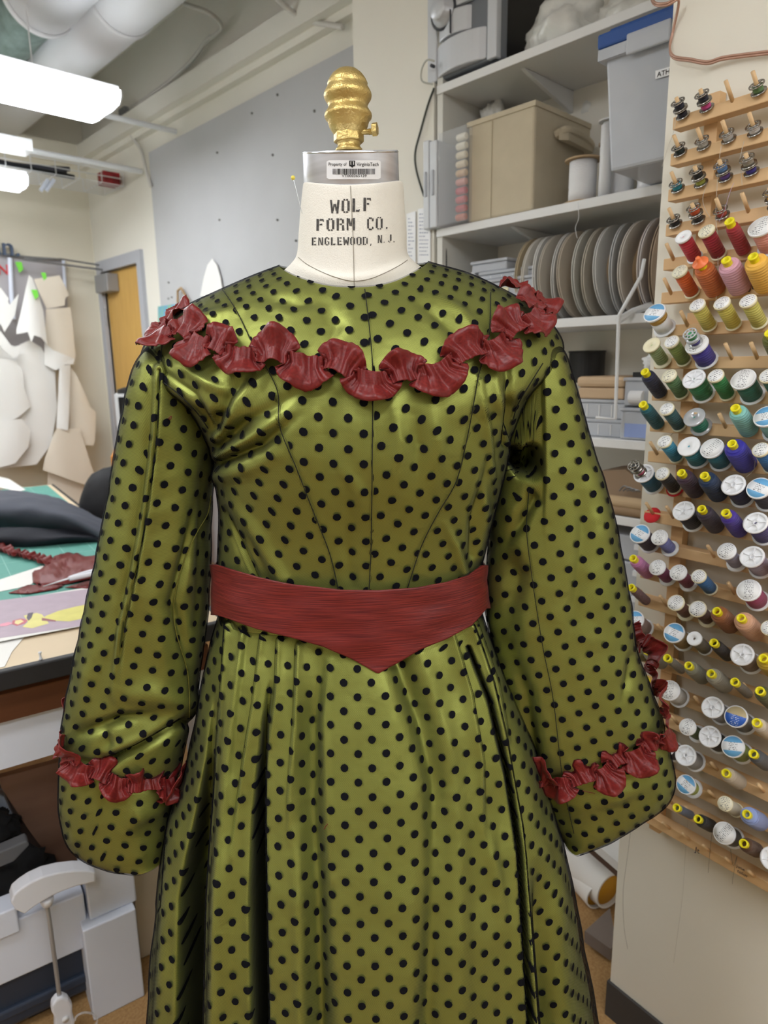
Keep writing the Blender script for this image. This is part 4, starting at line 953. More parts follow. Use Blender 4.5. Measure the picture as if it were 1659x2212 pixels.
# plastic bag on top shelf
def blob(name, c, r, m, label, cat, seed=0, amp=.25, sc=3., flat=None, res=4, group=None, parent=None):
    bm = bmesh.new(); bmesh.ops.create_icosphere(bm, subdivisions=res, radius=1)
    for v in bm.verts:
        k = 1+amp*noise.noise(v.co*sc*.5+Vector((seed, 0, 0)))+amp*.55*noise.noise(v.co*sc*1.7+Vector((0, seed, 0)))
        v.co = Vector((v.co.x*r[0]*k, v.co.y*r[1]*k, max(v.co.z*k, -1 if flat is None else -flat)*r[2]))
    zm = min(v.co.z for v in bm.verts)
    bm.verts.index_update(); V = [(v.co.x+c[0], v.co.y+c[1], v.co.z-zm+c[2]) for v in bm.verts]; Fs = [[v.index for v in f.verts] for f in bm.faces]; bm.free()
    return mobj(name, V, Fs, m, parent, True, label=label, cat=cat, group=group)
q = PX(1215, 62, SX+.09)
blob('plastic_bag', (SX+.11, q[1]+.0, ZS[0]+.001), (.085, .10, .075), mat('white_film', (222, 222, 218), .3, var=.03, bump=.6, bscale=40), 'crumpled white plastic bag lying on the top shelf', 'bag', 5, .34, 2.6, .6)
blob('plastic_bag', (SX+.12, q[1]-.16, ZS[0]+.001), (.08, .07, .055), mat('white_film', (0, 0, 0)), 'smaller crumpled plastic bag at the right on the top shelf', 'bag', 9, .34, 2.6, .55)
# clear cases at the left of the middle shelf
zc = ZS[1]
case_h = .215
for k, (pxl, pxr, m_, lab) in enumerate([(916, 929, frost_m, 'frosted plastic case standing leftmost on the second shelf'), (930, 946, frost_m, 'second frosted plastic case from the left on the second shelf')]):
    ya = PX(pxl, 400, SX-.015)[1]; yb = PX(pxr, 400, SX-.015)[1]
    o = thing('plastic_case', lab, 'case', (SX+.1, (ya+yb)/2, zc))
    bevel(MB().aabb((SX-.02, yb, zc+.001), (SX+.24, ya-.001, zc+case_h-.006*k)).obj('case_body', mat('milky_case', (206, 209, 214), .35, var=.02), o), .003)
    MB().aabb((SX-.024, (ya+yb)/2-.003, zc+.08), (SX-.02, (ya+yb)/2+.003, zc+.14)).obj('latch', frost_m, o)
ya = PX(948, 400, SX-.015)[1]; yb = PX(1008, 400, SX-.015)[1]
tcs = thing('thread_case', 'tall clear case of stacked thread spools, pale to red downwards, beside the fabric bin', 'case', (SX+.1, (ya+yb)/2, zc))
bevel(MB().aabb((SX-.02, yb, zc+.001), (SX+.22, ya, zc+.222)).obj('case_body', clear_m, tcs), .004)
cols = [(236, 230, 216), (232, 226, 208), (226, 214, 188), (222, 206, 176), (216, 180, 140), (214, 150, 140), (196, 66, 84), (206, 96, 100), (190, 60, 60), (196, 110, 84)]
for i in range(10):
    z = zc+.205-i*.0205
    MB().lathe([(.0075, 0), (.0085, .002), (.0085, .026), (.0075, .028)], (SX-.010, yb+.006, z-.006), (0, 1, 0), 14).obj('spool', mat('case_thread_%d' % i, cols[i], .6), label='spool of thread in the column stacked inside the clear case', cat='thread spool', group='thread spools in the clear case')
# fabric bin
P0 = PX(1010, 470, SX+.005); P1 = PX(1150, 447, SX+.005)
fb = thing('fabric_bin', 'beige fabric storage bin with a strap handle on the second shelf', 'bin', (SX+.15, (P0[1]+P1[1])/2, zc))
bin_m = mat('beige_felt', (196, 184, 160), .9, var=.04, bump=.4, bscale=500, vscale=20)
zt1 = PX(1152, 219, SX+.005)[2]
by0, by1 = P1[1], P0[1]
bb_ = MB().aabb((SX+.005, by0, zc+.001), (SX+.36, by1, zt1)); bevel(bb_.obj('bin_body', bin_m, fb), .006)
MB().aabb((SX+.002, by0-.003, zt1-.010), (SX+.363, by1+.003, zt1+.001)).obj('rim_binding', bin_m, fb)
MB().aabb((SX+.0035, (by0*.38+by1*.62)-.0008, zc+.002), (SX+.005, (by0*.38+by1*.62)+.0008, zt1-.012)).obj('front_seam', mat('felt_seam', (176, 164, 140), .9), fb)
h0 = np.array([SX+.09, by0-.001, zt1-.055])
MB().tube(catmull([h0, h0+(.01, -.022, .008), h0+(.07, -.026, .006), h0+(.12, -.022, -.004), h0+(.135, -.001, -.01)], 24), .010, 8).obj('handle', bin_m, fb)
MB().prism([(SX+.08, by0-.016, zt1-.07), (SX+.10, by0-.030, zt1-.07), (SX+.21, by0-.030, zt1-.075), (SX+.22, by0-.016, zt1-.075)], (0, 0, .026)).obj('handle_strap', bin_m, fb)
# dark things and plastic behind the bin
bevel(MB().aabb((SX+.20, by1+.005, zc), (SX+.28, by1+.06, zt1+.035)).obj('black_box', black_m, label='black box edge showing between the clear case and the fabric bin', cat='box'), .002)
blob('plastic_bag', (SX+.16, by1+.035, zt1-.02), (.04, .03, .06), mat('white_film', (0, 0, 0)), 'pointed clear plastic bag end behind the thread case top', 'bag', 3, .4)
blob('plastic_bag', (SX+.30, by0+.01, zt1-.02), (.05, .07, .055), mat('white_film', (0, 0, 0)), 'clear plastic bag bulging behind the fabric bin rim', 'bag', 13, .4)
# spools of trim on the second shelf
thr_w = mat('white_cord', (230, 230, 232), .75, bump=.5, bscale=120, stretch=(1, 1, 8), var=.02)
kraft = mat('kraft_card', (186, 160, 126), .8, var=.05)
def cord_spool(px, pyb, pyt, r, fl, lab, xw, fm=kraft, core=thr_w):
    b_ = PX(px, pyb, xw); b_[2] = zc+.001; zt_ = PX(px, pyt, xw)[2]; h = zt_-b_[2]
    t = thing('cord_spool', lab, 'cord spool', b_)
    MB().lathe([(r, .004), (r*1.0, h*.3), (r*.98, h*.35), (r, h*.4), (r, h-.004)], b_, n=28).obj('cord', core, t, True)
    if fl:
        for z in (0, h-.003): MB().lathe([(fl, 0), (fl, .003)], b_+np.array((0, 0, z)), n=32).obj('flange', fm, t)
    return t
cord_spool(1257, 426, 346, .030, .040, 'wide spool of white cord with brown card top, right of the fabric bin', SX+.045)
cord_spool(1305, 418, 268, .0125, 0, 'slim tall white cord roll right of the wide white spool', SX+.03)
cord_spool(1310, 414, 262, .014, .024, 'tall white cord spool with small white flange behind the slim roll', SX+.09, fm=melamine_m)
cord_spool(1322, 400, 310, .030, .034, 'white cord spool with brown flange half hidden behind the tall rolls', SX+.16)
cord_spool(1342, 414, 365, .026, 0, 'short white cord roll under the blue-lidded bin', SX+.08)
cord_spool(1402, 402, 355, .024, 0, 'short white cord roll at the right end of the second shelf', SX+.06)
# blue lidded storage bin, overhanging the shelf edge
r_ = ray(1318, 361); tt = (zc+.012-C0[2])/r_[2]; B0 = C0+r_*tt
r_ = ray(1440, 332); B1 = PX(1440, 332, B0[0])
sb = thing('storage_bin', 'large translucent grey plastic bin with blue lid, overhanging the second shelf', 'bin', (B0[0]+.12, .8, zc+.01))
lo_z = zc+.003; tz = PX(1310, 112, B0[0])[2]
yb1 = B0[1]; yb0 = yb1-.30; xb0 = B0[0]; xb1 = xb0+.24
v = []
for (z, g) in ((lo_z, .0), (tz-.03, .012), (tz, .012)):
    v += [(xb0-g, yb0-g, z), (xb1+g, yb0-g, z), (xb1+g, yb1+g, z), (xb0-g, yb1+g, z)]
f_ = [(3, 2, 1, 0)]
for i in (0, 4):
    for k in range(4): f_.append((i+k, i+(k+1) % 4, i+4+(k+1) % 4, i+4+k))
f_.append((8, 9, 10, 11))
bevel(mobj('bin_body', v, f_, frost_m, sb), .006)
MB().aabb((xb0-.024, yb0-.02, tz-.022), (xb1+.024, yb1+.022, tz-.004)).obj('bin_rim', frost_m, sb)
lid = bevel(MB().aabb((xb0-.026, yb0-.022, tz-.003), (xb1+.026, yb1+.024, tz+.022)).aabb((xb0-.01, yb0-.01, tz+.022), (xb1+.01, yb1+.010, tz+.032)).obj('lid', mat('blue_lid', (46, 82, 148), .25, var=.03), sb), .004)
bevel(MB().aabb((xb0-.030, yb1-.115, tz-.030), (xb0-.022, yb1-.035, tz+.004)).obj('clip', frost_m, sb), .003)
lb = PX(1417, 152, xb0-.0125)
MB().prism([PX(1416, 153, xb0-.012), PX(1497, 130, xb0-.012), PX(1495, 148, xb0-.012), PX(1416, 171, xb0-.012)], (-.0006, 0, 0)).obj('bin_label', stk, sb)
text_obj('ATHLETIC', 'label_text', inkb, .0115, .0002, PX(1419, 167, xb0-.0132), (0, -1, 0), (0, 0, 1), sb)
# contents seen dim through the bin
blob('bin_contents', (xb0+.12, yb0+.17, lo_z+.012), (.09, .11, .09), mat('grey_navy_contents', (104, 112, 132), .8), 'dark soft bundle dimly visible inside the blue-lidded bin', 'bundle', 21, .3)

# ribbon reels on the third shelf
z3 = ZS[2]
reels = [(1162, (176, 160, 132)), (1178, (206, 200, 190)), (1196, (214, 212, 208)), (1216, (186, 178, 166)), (1234, (200, 198, 194)), (1256, (186, 174, 158)), (1280, (196, 194, 186)), (1304, (186, 178, 164)), (1330, (204, 202, 198)), (1357, (190, 190, 190)), (1386, (208, 200, 190)), (1410, (150, 128, 106)), (1426, (206, 198, 196)), (1442, (170, 150, 130))]
for i, (px, c_) in enumerate(reels):
    r = .100 if i not in (11,) else .092
    p = PX(px, 600, SX+.10); p[2] = z3+r+.002
    ax = nrm((-.04+.07*math.sin(i*2.7), 1, .04*math.sin(i*2.1)))
    t = thing('ribbon_reel', ['tan card reel leaning at the far left of the reel row', 'cream card reel, second from the left in the reel row', 'bright white reel, third from the left', 'grey brown reel, fourth from the left', 'light grey reel, fifth from the left', 'taupe reel, sixth from the left', 'pale olive reel, seventh from the left', 'brownish grey reel, eighth from the left', 'wide pale reel, ninth from the left, with a hanging thread', 'mid grey reel right of the wide pale one', 'largest-looking cream reel near the wire hook', 'dark brown narrow reel right of the cream one', 'pinkish white reel, second from the right', 'tan reel at the right end by the thread rack panel'][i], 'reel', p, 'card ribbon reels on the third shelf')
    cm = mat('reel_card_%d' % i, c_, .75, var=.03)
    for s_ in (-.0035, .0015): MB().lathe([(r, 0), (r, .002)], p+ax*s_, ax, 64).obj('disc', cm, t)
    MB().lathe([(r*.5, -.004), (r*.5, .004)], p, ax, 40).obj('core', kraft, t, True)
# clear boxes, left of the reels
def tray(x0, x1, y0, y1, z0, z1, lab, nm='plastic_box', m=None, div=0):
    t = thing(nm, lab, 'box', ((x0+x1)/2, (y0+y1)/2, z0))
    bevel(MB().aabb((x0, y0, z0), (x1, y1, z1-.008)).obj('box_body', m or frost_m, t), .003)
    bevel(MB().aabb((x0-.003, y0-.003, z1-.0075), (x1+.003, y1+.003, z1)).obj('lid', m or frost_m, t), .002)
    for k in range(div):
        y = y0+(y1-y0)*(k+1)/(div+1); MB().aabb((x0-.001, y-.001, z0+.004), (x0+.004, y+.001, z1-.012)).obj('divider', melamine_m, t)
    return t
yA = PX(990, 600, SX)[1]; yB = PX(1148, 600, SX)[1]
tray(SX+.012, SX+.20, yB, yA, z3+.001, z3+.050, 'lowest clear plastic box in the stack left of the reels', div=2)
tb = tray(SX+.006, SX+.20, yB-.004, yA+.004, z3+.052, z3+.106, 'deep clear plastic box with a yellow paper label, middle of its stack')
MB().aabb((SX+.0045, yB+.07, z3+.066), (SX+.0055, yB+.145, z3+.084)).obj('paper_label', mat('yellow_label', (222, 216, 178), .6), tb)
tray(SX+.02, SX+.19, yB+.0, yA-.055, z3+.108, z3+.128, 'shallow clear divided box lying on the deep box', div=4)
tray(SX+.03, SX+.19, yB+.095, yA-.02, z3+.130, z3+.158, 'small clear box on top of the stack left of the reels')
blob('tissue', (SX+.03, yA-.01, z3+.107), (.025, .02, .014), mat('tissue_white', (236, 236, 236), .8), 'scrap of white tissue on the left end of the box stack', 'tissue', 2, .4)
px_tube('power_cable', [(960, 512, SX+.02), (963, 540, SX+.02), (964, 600, SX+.02)], .0025, black_m, 'black cable inside the left end of the third shelf', 'cable')
MB().tube(catmull([PX(1248, 437, SX-.002), PX(1250, 470, SX-.003), PX(1243, 492, SX+.0), PX(1247, 515, SX+.002)], 30), .0006, 6).obj('hanging_thread', thr_w, label='white thread hanging from the second shelf over the reels', cat='thread')
# wire hook frame
hk = MB().tube([PX(1392, 560, SX-.02), PX(1385, 596, SX-.03), PX(1352, 655, SX-.04), PX(1338, 680, SX-.04), PX(1336, 700, SX-.035), PX(1333, 800, SX-.03), PX(1329, 905, SX-.03), PX(1288, 902, SX-.03)], .0038, 8)
hk.tube([PX(1336, 692, SX-.035), PX(1370, 672, SX+.01), PX(1420, 655, SX+.06)], .008, 6)
hk.obj('wire_hook', metalw_m, label='white bent wire hook hanging in front of the third shelf edge', cat='hook')
# shelf four
z4 = ZS[3]
def ypx(px, xw=SX): return PX(px, 900, xw)[1]
kb = thing('cardboard_box', 'tan box with a curved lid on the fourth shelf beside the sleeve', 'box', (SX+.12, ypx(1290), z4+.10))
tanm = mat('tan_card', (196, 168, 136), .6, var=.03)
bevel(MB().aabb((SX+.03, ypx(1330), z4+.086), (SX+.20, ypx(1232), z4+.112)).obj('box_body', tanm, kb), .004)
bevel(MB().aabb((SX+.025, ypx(1333), z4+.1125), (SX+.205, ypx(1229), z4+.137)).obj('lid', tanm, kb), .008)
tray(SX+.03, SX+.20, ypx(1334), ypx(1228), z4+.042, z4+.085, 'upper clear compartment box under the tan box', div=3)
tray(SX+.03, SX+.20, ypx(1334), ypx(1228), z4+.001, z4+.041, 'lower clear compartment box on the fourth shelf', div=3)
MB().lathe([(.045, 0), (.045, .075), (.047, .076), (.047, .080)], (SX+.20, ypx(1262, SX+.20), z4+.118), n=32).obj('black_reel', black_m, label='round black reel standing behind the tan box', cat='reel')
t1 = tray(SX+.01, SX+.16, ypx(1402), ypx(1341), z4+.075, z4+.135, 'clear box with a white roll inside, upper of two by the rack panel')
MB().lathe([(.014, 0), (.014, .03)], (SX+.008, ypx(1384), z4+.093), (0, 1, 0), 16).obj('roll', thr_w, t1)
t2 = tray(SX+.01, SX+.16, ypx(1402), ypx(1336), z4+.001, z4+.070, 'clear box with blue cloth inside, lower of two by the rack panel')
MB().aabb((SX+.0085, ypx(1400), z4+.006), (SX+.0095, ypx(1346), z4+.036)).obj('blue_cloth', mat('light_blue_cloth', (146, 164, 214), .8), t2)
MB().aabb((SX+.02, ypx(1400), z4+.136), (SX+.14, ypx(1352), z4+.146)).obj('black_tray', black_m, label='flat black tray on the upper clear box', cat='tray')
blob('rag', (SX+.05, ypx(1393), z4+.147), (.03, .03, .022), mat('tissue_white', (0, 0, 0)), 'crumpled white rag on the black tray', 'rag', 8, .5)
# shelf five and below
z5 = ZS[4]
yq = lambda px: PX(px, 1060, SX)[1]
MB().prism([(SX+.04, yq(1270), z5+.001), (SX+.04, yq(1420), z5+.001), (SX+.04, yq(1420), z5+.045), (SX+.04, yq(1330), z5+.10), (SX+.04, yq(1270), z5+.09)], (.12, 0, 0)).obj('folded_card', mat('brown_card', (150, 126, 102), .8, var=.06), label='brown folded card leaning on the fifth shelf', cat='card')
MB().lathe([(.014, 0), (.014, .34)], (SX+.012, .42, z5+.030), (0, 1, 0), 20).obj('paper_roll', kraft, label='upper kraft paper roll on the fifth shelf', cat='paper roll')
MB().lathe([(.012, 0), (.012, .34)], (SX+.010, .42, z5+.0125), (0, 1, 0), 20).obj('paper_roll', mat('dark_kraft', (150, 124, 96), .8), label='darker thin kraft roll lying under the upper roll', cat='paper roll')
for k in range(4): MB().tube(catmull([PX(1338+8*k, 1060, SX+.02), PX(1350+9*k, 1050+3*k, SX+.012), PX(1368+5*k, 1062, SX+.02)], 14), .0018, 6).obj('metal_clip', galv_m, label='small metal clip in the pile on the kraft roll', cat='clip', group='metal clips on the fifth shelf')
z6 = .60
for k in range(3):
    zz = ZS[4]-.045-.062*(k+1)
    d_ = thing('drawer_unit', ['white plastic drawer box, top of the stack under the fifth shelf', 'white plastic drawer box, middle of the stack under the fifth shelf', 'white plastic drawer box, bottom of the stack under the fifth shelf'][k], 'drawer', (SX+.1, .75, zz))
    bevel(MB().aabb((SX+.03, .46, zz), (SX+.25, .88, zz+.058)).obj('drawer_body', frost_m, d_), .004); MB().aabb((SX+.022, .60, zz+.03), (SX+.03, .70, zz+.042)).obj('handle', metalw_m, d_)
bevel(MB().aabb((SX+.02, .40, .602), (SX+.26, .95, .72)).obj('cardboard_box', mat('brown_card2', (164, 128, 92), .8), label='brown cardboard box on the lower shelf under the plastic drawers', cat='box'), .004)
# low clutter by the floor, right of the skirt
def fl(px, py, z): return PZ(px, py, z)
lowshelf = MB().prism([fl(1235, 1778, .30), fl(1345, 1872, .30), fl(1345, 1872, .30)+np.array((.2, .1, 0)), fl(1235, 1778, .30)+np.array((.2, .1, 0))], (0, 0, -.02)).obj('low_board', melamine_m, label='white board edge low down behind the skirt', cat='board')
def roll(pa, pb, z, r, m, lab, sheet_=False):
    A, B = PZ(*pa, z), PZ(*pb, z); L2 = np.linalg.norm(B-A); ax = (B-A)/L2
    t = thing('paper_roll', lab, 'paper roll', A)
    prof = [(r, 0), (r, L2)]
    MB().lathe(prof, A, ax, 28, cap=False).lathe([(r*.9, L2), (r*.9, 0)], A, ax, 28, cap=False).lathe([(r, L2), (r*.9, L2)], A, ax, 28, cap=False).obj('roll_tube', m, t, True)
    MB().lathe([(r*.88, .004), (r*.88, L2-.008)], A, ax, 28).obj('yellow_lining', mat('yellow_lining', (206, 150, 40), .7), t, True)
    return t
roll((1215, 1838), (1318, 1925), .05, .045, paper_m, 'white paper roll with yellow inside lying on the floor by the skirt')
roll((1225, 1862), (1292, 1936), .035, .034, paper_m, 'second white roll with yellow inside in front of the first on the floor')
brn = mat('dark_brown_wood', (84, 66, 58), .6, var=.1)
MB().prism([fl(1225, 1800, .16), fl(1345, 1905, .16), fl(1345, 1905, .16)+np.array((.03, .04, 0)), fl(1225, 1800, .16)+np.array((.03, .04, 0))], (0, 0, .05)).obj('dark_plank', brn, label='dark brown plank slanting above the white paper rolls', cat='plank')
MB().prism([fl(1262, 2035, .012), fl(1316, 1985, .012), fl(1330, 2060, .012), fl(1318, 2075, .012)], (0, 0, .03)).obj('grey_slab', mat('grey_felt_slab', (124, 112, 104), .9, bump=.6, bscale=60), label='worn grey slab on the cork floor by the rack panel', cat='slab')
# papers taped to the column
for k, (a, b_) in enumerate([((879, 462), (898, 575)), ((903, 452), (930, 575))]):
    pts = [(a[0], a[1]), (b_[0], a[1]-6), (b_[0], b_[1]), (a[0], b_[1])]
    t = MB().prism([PX(x, y, SX-.001) for x, y in pts], (-.001, 0, 0)).obj('paper_list', stk, label=['narrow handwritten list taped at the left on the column', 'wider handwritten list taped at the right on the column'][k], cat='paper')
    m = MB()
    for i in range(12):
        y = a[1]+10+i*8; x = a[0]+3; xe = b_[0]-3-random.random()*9
        while x < xe:
            w_ = random.uniform(1.5, 4); m.prism([PX(x, y, SX-.0022), PX(min(x+w_, xe), y-.6, SX-.0022), PX(min(x+w_, xe), y+1.4, SX-.0022), PX(x, y+1.6, SX-.0022)], (-.0002, 0, 0)); x += w_+1.6
    m.obj('handwriting', mat('pen_ink', (120, 130, 160), .7), t)
# ================================================================== LEFT: CUTTING TABLE
TZ = .79
E0 = PZ(0, 1452, TZ); E1 = PZ(437, 1353, TZ); ex = nrm(E1-E0); ey = np.array([-ex[1], ex[0], 0.])
def TE(px, py, off=0.): return pl(px, py, E0+ey*off, ey)
corner = E0+ex*((PZ(476, 1338, TZ)-E0).dot(ex)); LX = 1.45; LY = 2.15
def tbox(m, x0, x1, y0, y1, z0, z1):   # in table axes, measured from the near right corner
    return m.box(corner+ex*x0+ey*y0+zv*(z0-TZ), ex*(x1-x0), ey*(y1-y0), zv*(z1-z0))
tab = thing('cutting_table', 'large cutting table with black rubber edge, wood apron and white panel, left of the dress', 'table', corner-ex*.7+ey*.9-zv*TZ)
tbox(MB(), -LX, 0, .012, LY, TZ-.030, TZ).obj('tabletop', mat('table_brown_paper', (214, 194, 164), .6, var=.04, vscale=8), tab)
rub = mat('black_rubber_edge', (38, 38, 41), .55, var=.15, vscale=30)
bevel(tbox(tbox(MB(), -LX, .012, -.006, .012, TZ-.034, TZ+.002), 0, .012, .012, LY, TZ-.034, TZ+.002).obj('edge_band', rub, tab), .003)
za = TE(0, 1508)[2]; zb2 = TE(0, 1571)[2]; zc2 = TE(0, 1682)[2]
tbox(MB(), -LX, -.03, .016, .04, zb2, za-.001).obj('apron', wood('table_apron_wood', (108, 64, 36), (80, 44, 24), sc=10, stretch=(.25, .25, 3)), tab)
tbox(tbox(MB(), -LX, -.02, .03, .06, zc2, zb2-.001), -.05, -.02, .06, LY, zc2, za-.001).obj('white_panel', white_m, tab)
tbox(MB(), -.06, -.0, .06, .12, 0, zc2).obj('leg', white_m, tab)
tbox(MB(), -.06, -.0, LY-.1, LY-.04, 0, za-.03).obj('leg', white_m, tab)
# frame of white painted timber under the table
fr_ = thing('timber_frame', 'white painted timber frame with post and rail under the cutting table', 'frame', TE(240, 2100, .02)*np.array([1, 1, 0]))
def vbox(m, pxl, pxr, py, off, dep, z0, z1):
    a, b = TE(pxl, py, off), TE(pxr, py, off); a[2] = b[2] = z0
    return m.box(a, b-a, ey*dep, zv*(z1-z0))
zs_ = TE(240, 1970, .02)[2]
bevel(vbox(MB(), 184, 291, 1900, .02, .09, zs_, zc2).obj('upper_post', white_m, fr_), .003)
bevel(vbox(MB(), 177, 297, 2000, .0, .11, 0, zs_).obj('lower_post', white_m, fr_), .003)
zr1, zr0 = TE(38, 1987, .03)[2], TE(0, 2130, .03)[2]
aa = TE(189, 2000, .03)
m_ = MB().box(np.array([aa[0], aa[1], zr0])-ex*.9, ex*.9, ey*.06, zv*(zr1-zr0)); bevel(m_.obj('rail', white_m, fr_), .003)
aa2 = TE(40, 1990, .02)
bevel(MB().box(np.array([aa2[0], aa2[1], zr1-.02])-ex*.3, ex*.3, ey*.05, zv*.055).obj('rail_block', white_m, fr_), .003)
bevel(vbox(MB(), 292, 350, 1950, .10, .03, 0, .60).obj('beige_board', mat('beige_board', (212, 202, 184), .6), label='tall beige board standing right of the white post under the table', cat='board'), .002)
ply = mat('brown_plywood', (150, 116, 96), .55, col2=(118, 84, 66), vscale=5, stretch=(1, 1, 2), bump=.2)
P_ = [TE(x, y, .22) for x, y in ((0, 1680), (170, 1635), (330, 1600), (330, 1900), (215, 1985), (190, 1960), (130, 1885), (60, 1790), (3, 1702))]
MB().prism(P_, ey*.018).obj('plywood_brace', ply, label='scuffed brown plywood panel cut on a slant under the table', cat='panel')
P_ = [TE(x, y, .24) for x, y in ((-60, 1690), (0, 1700), (60, 1785), (130, 1880), (150, 1960), (100, 1960), (45, 1840), (-60, 1720))]
MB().prism(P_, ey*.02).obj('dark_board_edge', brn, label='dark brown board edge running down beside the slanted plywood', cat='board')
blk = mat('black_cloth', (20, 21, 24), .85, bump=.5, bscale=30)
c = TE(25, 1945, .16); blob('black_cloth', (c[0]-.02, c[1], c[2]-.02), (.10, .07, .085), blk, 'black cloth bundle stuffed on the timber rail under the table', 'cloth', 31, .35, 4, .8)
c = TE(5, 1790, .20); blob('black_cloth', (c[0]-.02, c[1], c[2]-.02), (.045, .05, .04), blk, 'small black cloth scrap above the bundle at the left edge', 'cloth', 37, .5, 4)
gp = mat('blue_grey_plastic', (138, 146, 160), .4, var=.04)
bevel(MB().prism([TE(x, y, .21) for x, y in ((-40, 1700), (10, 1722), (45, 1800), (62, 1860), (40, 1900), (-40, 1900))], ey*.05).obj('grey_crate', gp, label='blue grey plastic crate side behind the black cloth at far left', cat='crate'), .004)
bevel(MB().prism([TE(x, y, .06) for x, y in ((-40, 1858), (58, 1816), (64, 1826), (30, 1862), (-40, 1890))], ey*.03).obj('grey_flap', mat('dark_grey_plastic', (92, 94, 98), .5), label='dark grey plastic flap sticking out of the black cloth', cat='flap'), .003)
nb = thing('storage_tub', 'dark slate blue plastic tub under the white rail at the bottom left', 'tub', TE(90, 2200, .12))
bevel(MB().box(TE(0, 2150, .06)*np.array([1, 1, 0])-ex*.1+zv*.02, ex*.30, ey*.3, zv*(zr0-.035)).obj('tub_body', mat('slate_blue_plastic', (52, 62, 80), .45), nb), .01)
bevel(MB().box(TE(0, 2150, .05)*np.array([1, 1, 0])-ex*.1+zv*(zr0-.10), ex*.31, ey*.02, zv*.02).obj('rim', mat('slate_blue_plastic', (0, 0, 0)), nb), .004)
MB().prism([TE(x, y, .085) for x, y in ((62, 2200), (78, 2155), (82, 2120), (118, 2080), (118, 2230), (70, 2230))], ey*.01).obj('black_strap', blk, label='black cloth strap hanging over the slate blue tub', cat='strap')
# clip lamp with gooseneck
lamp = thing('clip_lamp', 'white arc-shaped clip lamp on a chrome gooseneck, clamped below the table', 'lamp', TE(135, 2200, -.03))
wp = mat('glossy_white_plastic', (226, 228, 236), .3)
q4 = lambda x, y: TE(x/2.9024, 1450+y/2.9024, -.03)
out_ = [(155, 1525), (100, 1500), (68, 1452), (85, 1405), (130, 1365), (190, 1325), (270, 1288), (370, 1263), (470, 1250), (562, 1250), (600, 1262), (600, 1325), (560, 1332), (480, 1350), (400, 1378), (320, 1415), (250, 1455), (200, 1490)]
bevel(MB().prism([q4(x, y) for x, y in out_], ey*.035).obj('lamp_arc', wp, lamp), .003)
nk = catmull([q4(300, 1480)+ey*.015, q4(318, 1600)+ey*.012, q4(335, 1730)+ey*.010, q4(355, 1880)+ey*.01, q4(378, 2060)+ey*.01], 90)
MB().tube(nk, [.0036+.0007*(i % 2) for i in range(90)], 12).obj('gooseneck', mat('gooseneck_steel', (176, 178, 182), .3, metal=.5), lamp, True)
MB().lathe([(.012, 0), (.012, .006), (.009, .016), (.006, .018)], q4(300, 1450)+ey*.015, nrm(np.array([0, 0, -1.])), 24).obj('neck_collar', wp, lamp, True)
ob_ = [(355, 2060), (395, 2045), (430, 2060), (455, 2100), (455, 2150), (468, 2190), (470, 2260), (345, 2260), (345, 2180), (325, 2140), (325, 2100)]
cb = bevel(MB().prism([q4(x, y) for x, y in ob_], ey*.02).obj('clamp_body', wp, lamp), .004)
MB().lathe([(.006, 0), (.006, .003)], q4(410, 2180), -ey, 24).obj('switch', metalw_m, cb, True)
MB().tube([q4(540+70*math.cos(a), 2190+50*math.sin(a)) for a in np.linspace(PI, 2.2*PI, 20)], .0022, 6).obj('clear_jar_rim', clear_m, label='curved clear plastic jar rim beside the clip lamp base', cat='jar')

# ---------------------------------------------------------------- on the table
def onT(px, py, h=.001): return PZ(px, py, TZ+h)
matg = mat('green_cutting_mat', (92, 156, 144), .6, var=.03)
Mc = onT(222, 1266, .0005); Mx = (Mc-corner).dot(ex)+.13; My = (Mc-corner).dot(ey)
cm_ = thing('cutting_mat', 'green gridded cutting mat covering the back of the cutting table', 'cutting mat', Mc)
tbox(MB(), -LX+.03, Mx, My, LY-.03, TZ+.0005, TZ+.0035).obj('mat_sheet', matg, cm_)
g_ = MB()
for k in range(1, 16): g_ = tbox(g_, -LX+.04, Mx-.01, My+.06*k*2, My+.06*k*2+.0012, TZ+.0036, TZ+.0039)
for k in range(1, 18): g_ = tbox(g_, Mx-.0762*k, Mx-.0762*k+.0012, My+.01, LY-.04, TZ+.0036, TZ+.0039)
g_.obj('grid_lines', mat('mat_grid', (150, 198, 188), .6), cm_)
def slab(pts, h0, th, name, m, label, cat, parent=None, **k):
    P = [PZ(x, y, TZ+h0) for x, y in pts]
    return MB().prism(P, zv*th).obj(name, m, parent, label=label, cat=cat, **k)
slab([(-60, 1258), (0, 1252), (92, 1222), (100, 1226), (68, 1262), (40, 1270), (-60, 1290)], .0042, .0004, 'paper_sheet', paper_m, 'white paper piece with notched corner on the cutting mat', 'paper')
slab([(-80, 1395), (0, 1383), (52, 1377), (26, 1408), (10, 1440), (-80, 1460)], .0008, .0004, 'paper_sheet', paper_m, 'loose white paper under the costume sketch at the table edge', 'paper')
slab([(-60, 1020), (0, 1030), (20, 1035), (55, 1058), (40, 1062), (-60, 1040)], .006, .0006, 'paper_sheet', paper_m, 'white paper at the far end of the cutting mat', 'paper')
sk = slab([(-80, 1312), (0, 1301), (205, 1266), (180, 1352), (0, 1386), (-80, 1400)], .005, .0004, 'costume_sketch', paper_m, 'printed costume sketch of a figure in a yellow dress lying on the table', 'print')
def inkp(pts, c_, nm, h=.0056):
    MB().prism([PZ(x/3.318, 1000+y/3.318, TZ+h) for x, y in pts], zv*.0001).obj(nm, mat('print_'+nm+str(c_[0]), c_, .5, var=.06, vscale=30), sk)
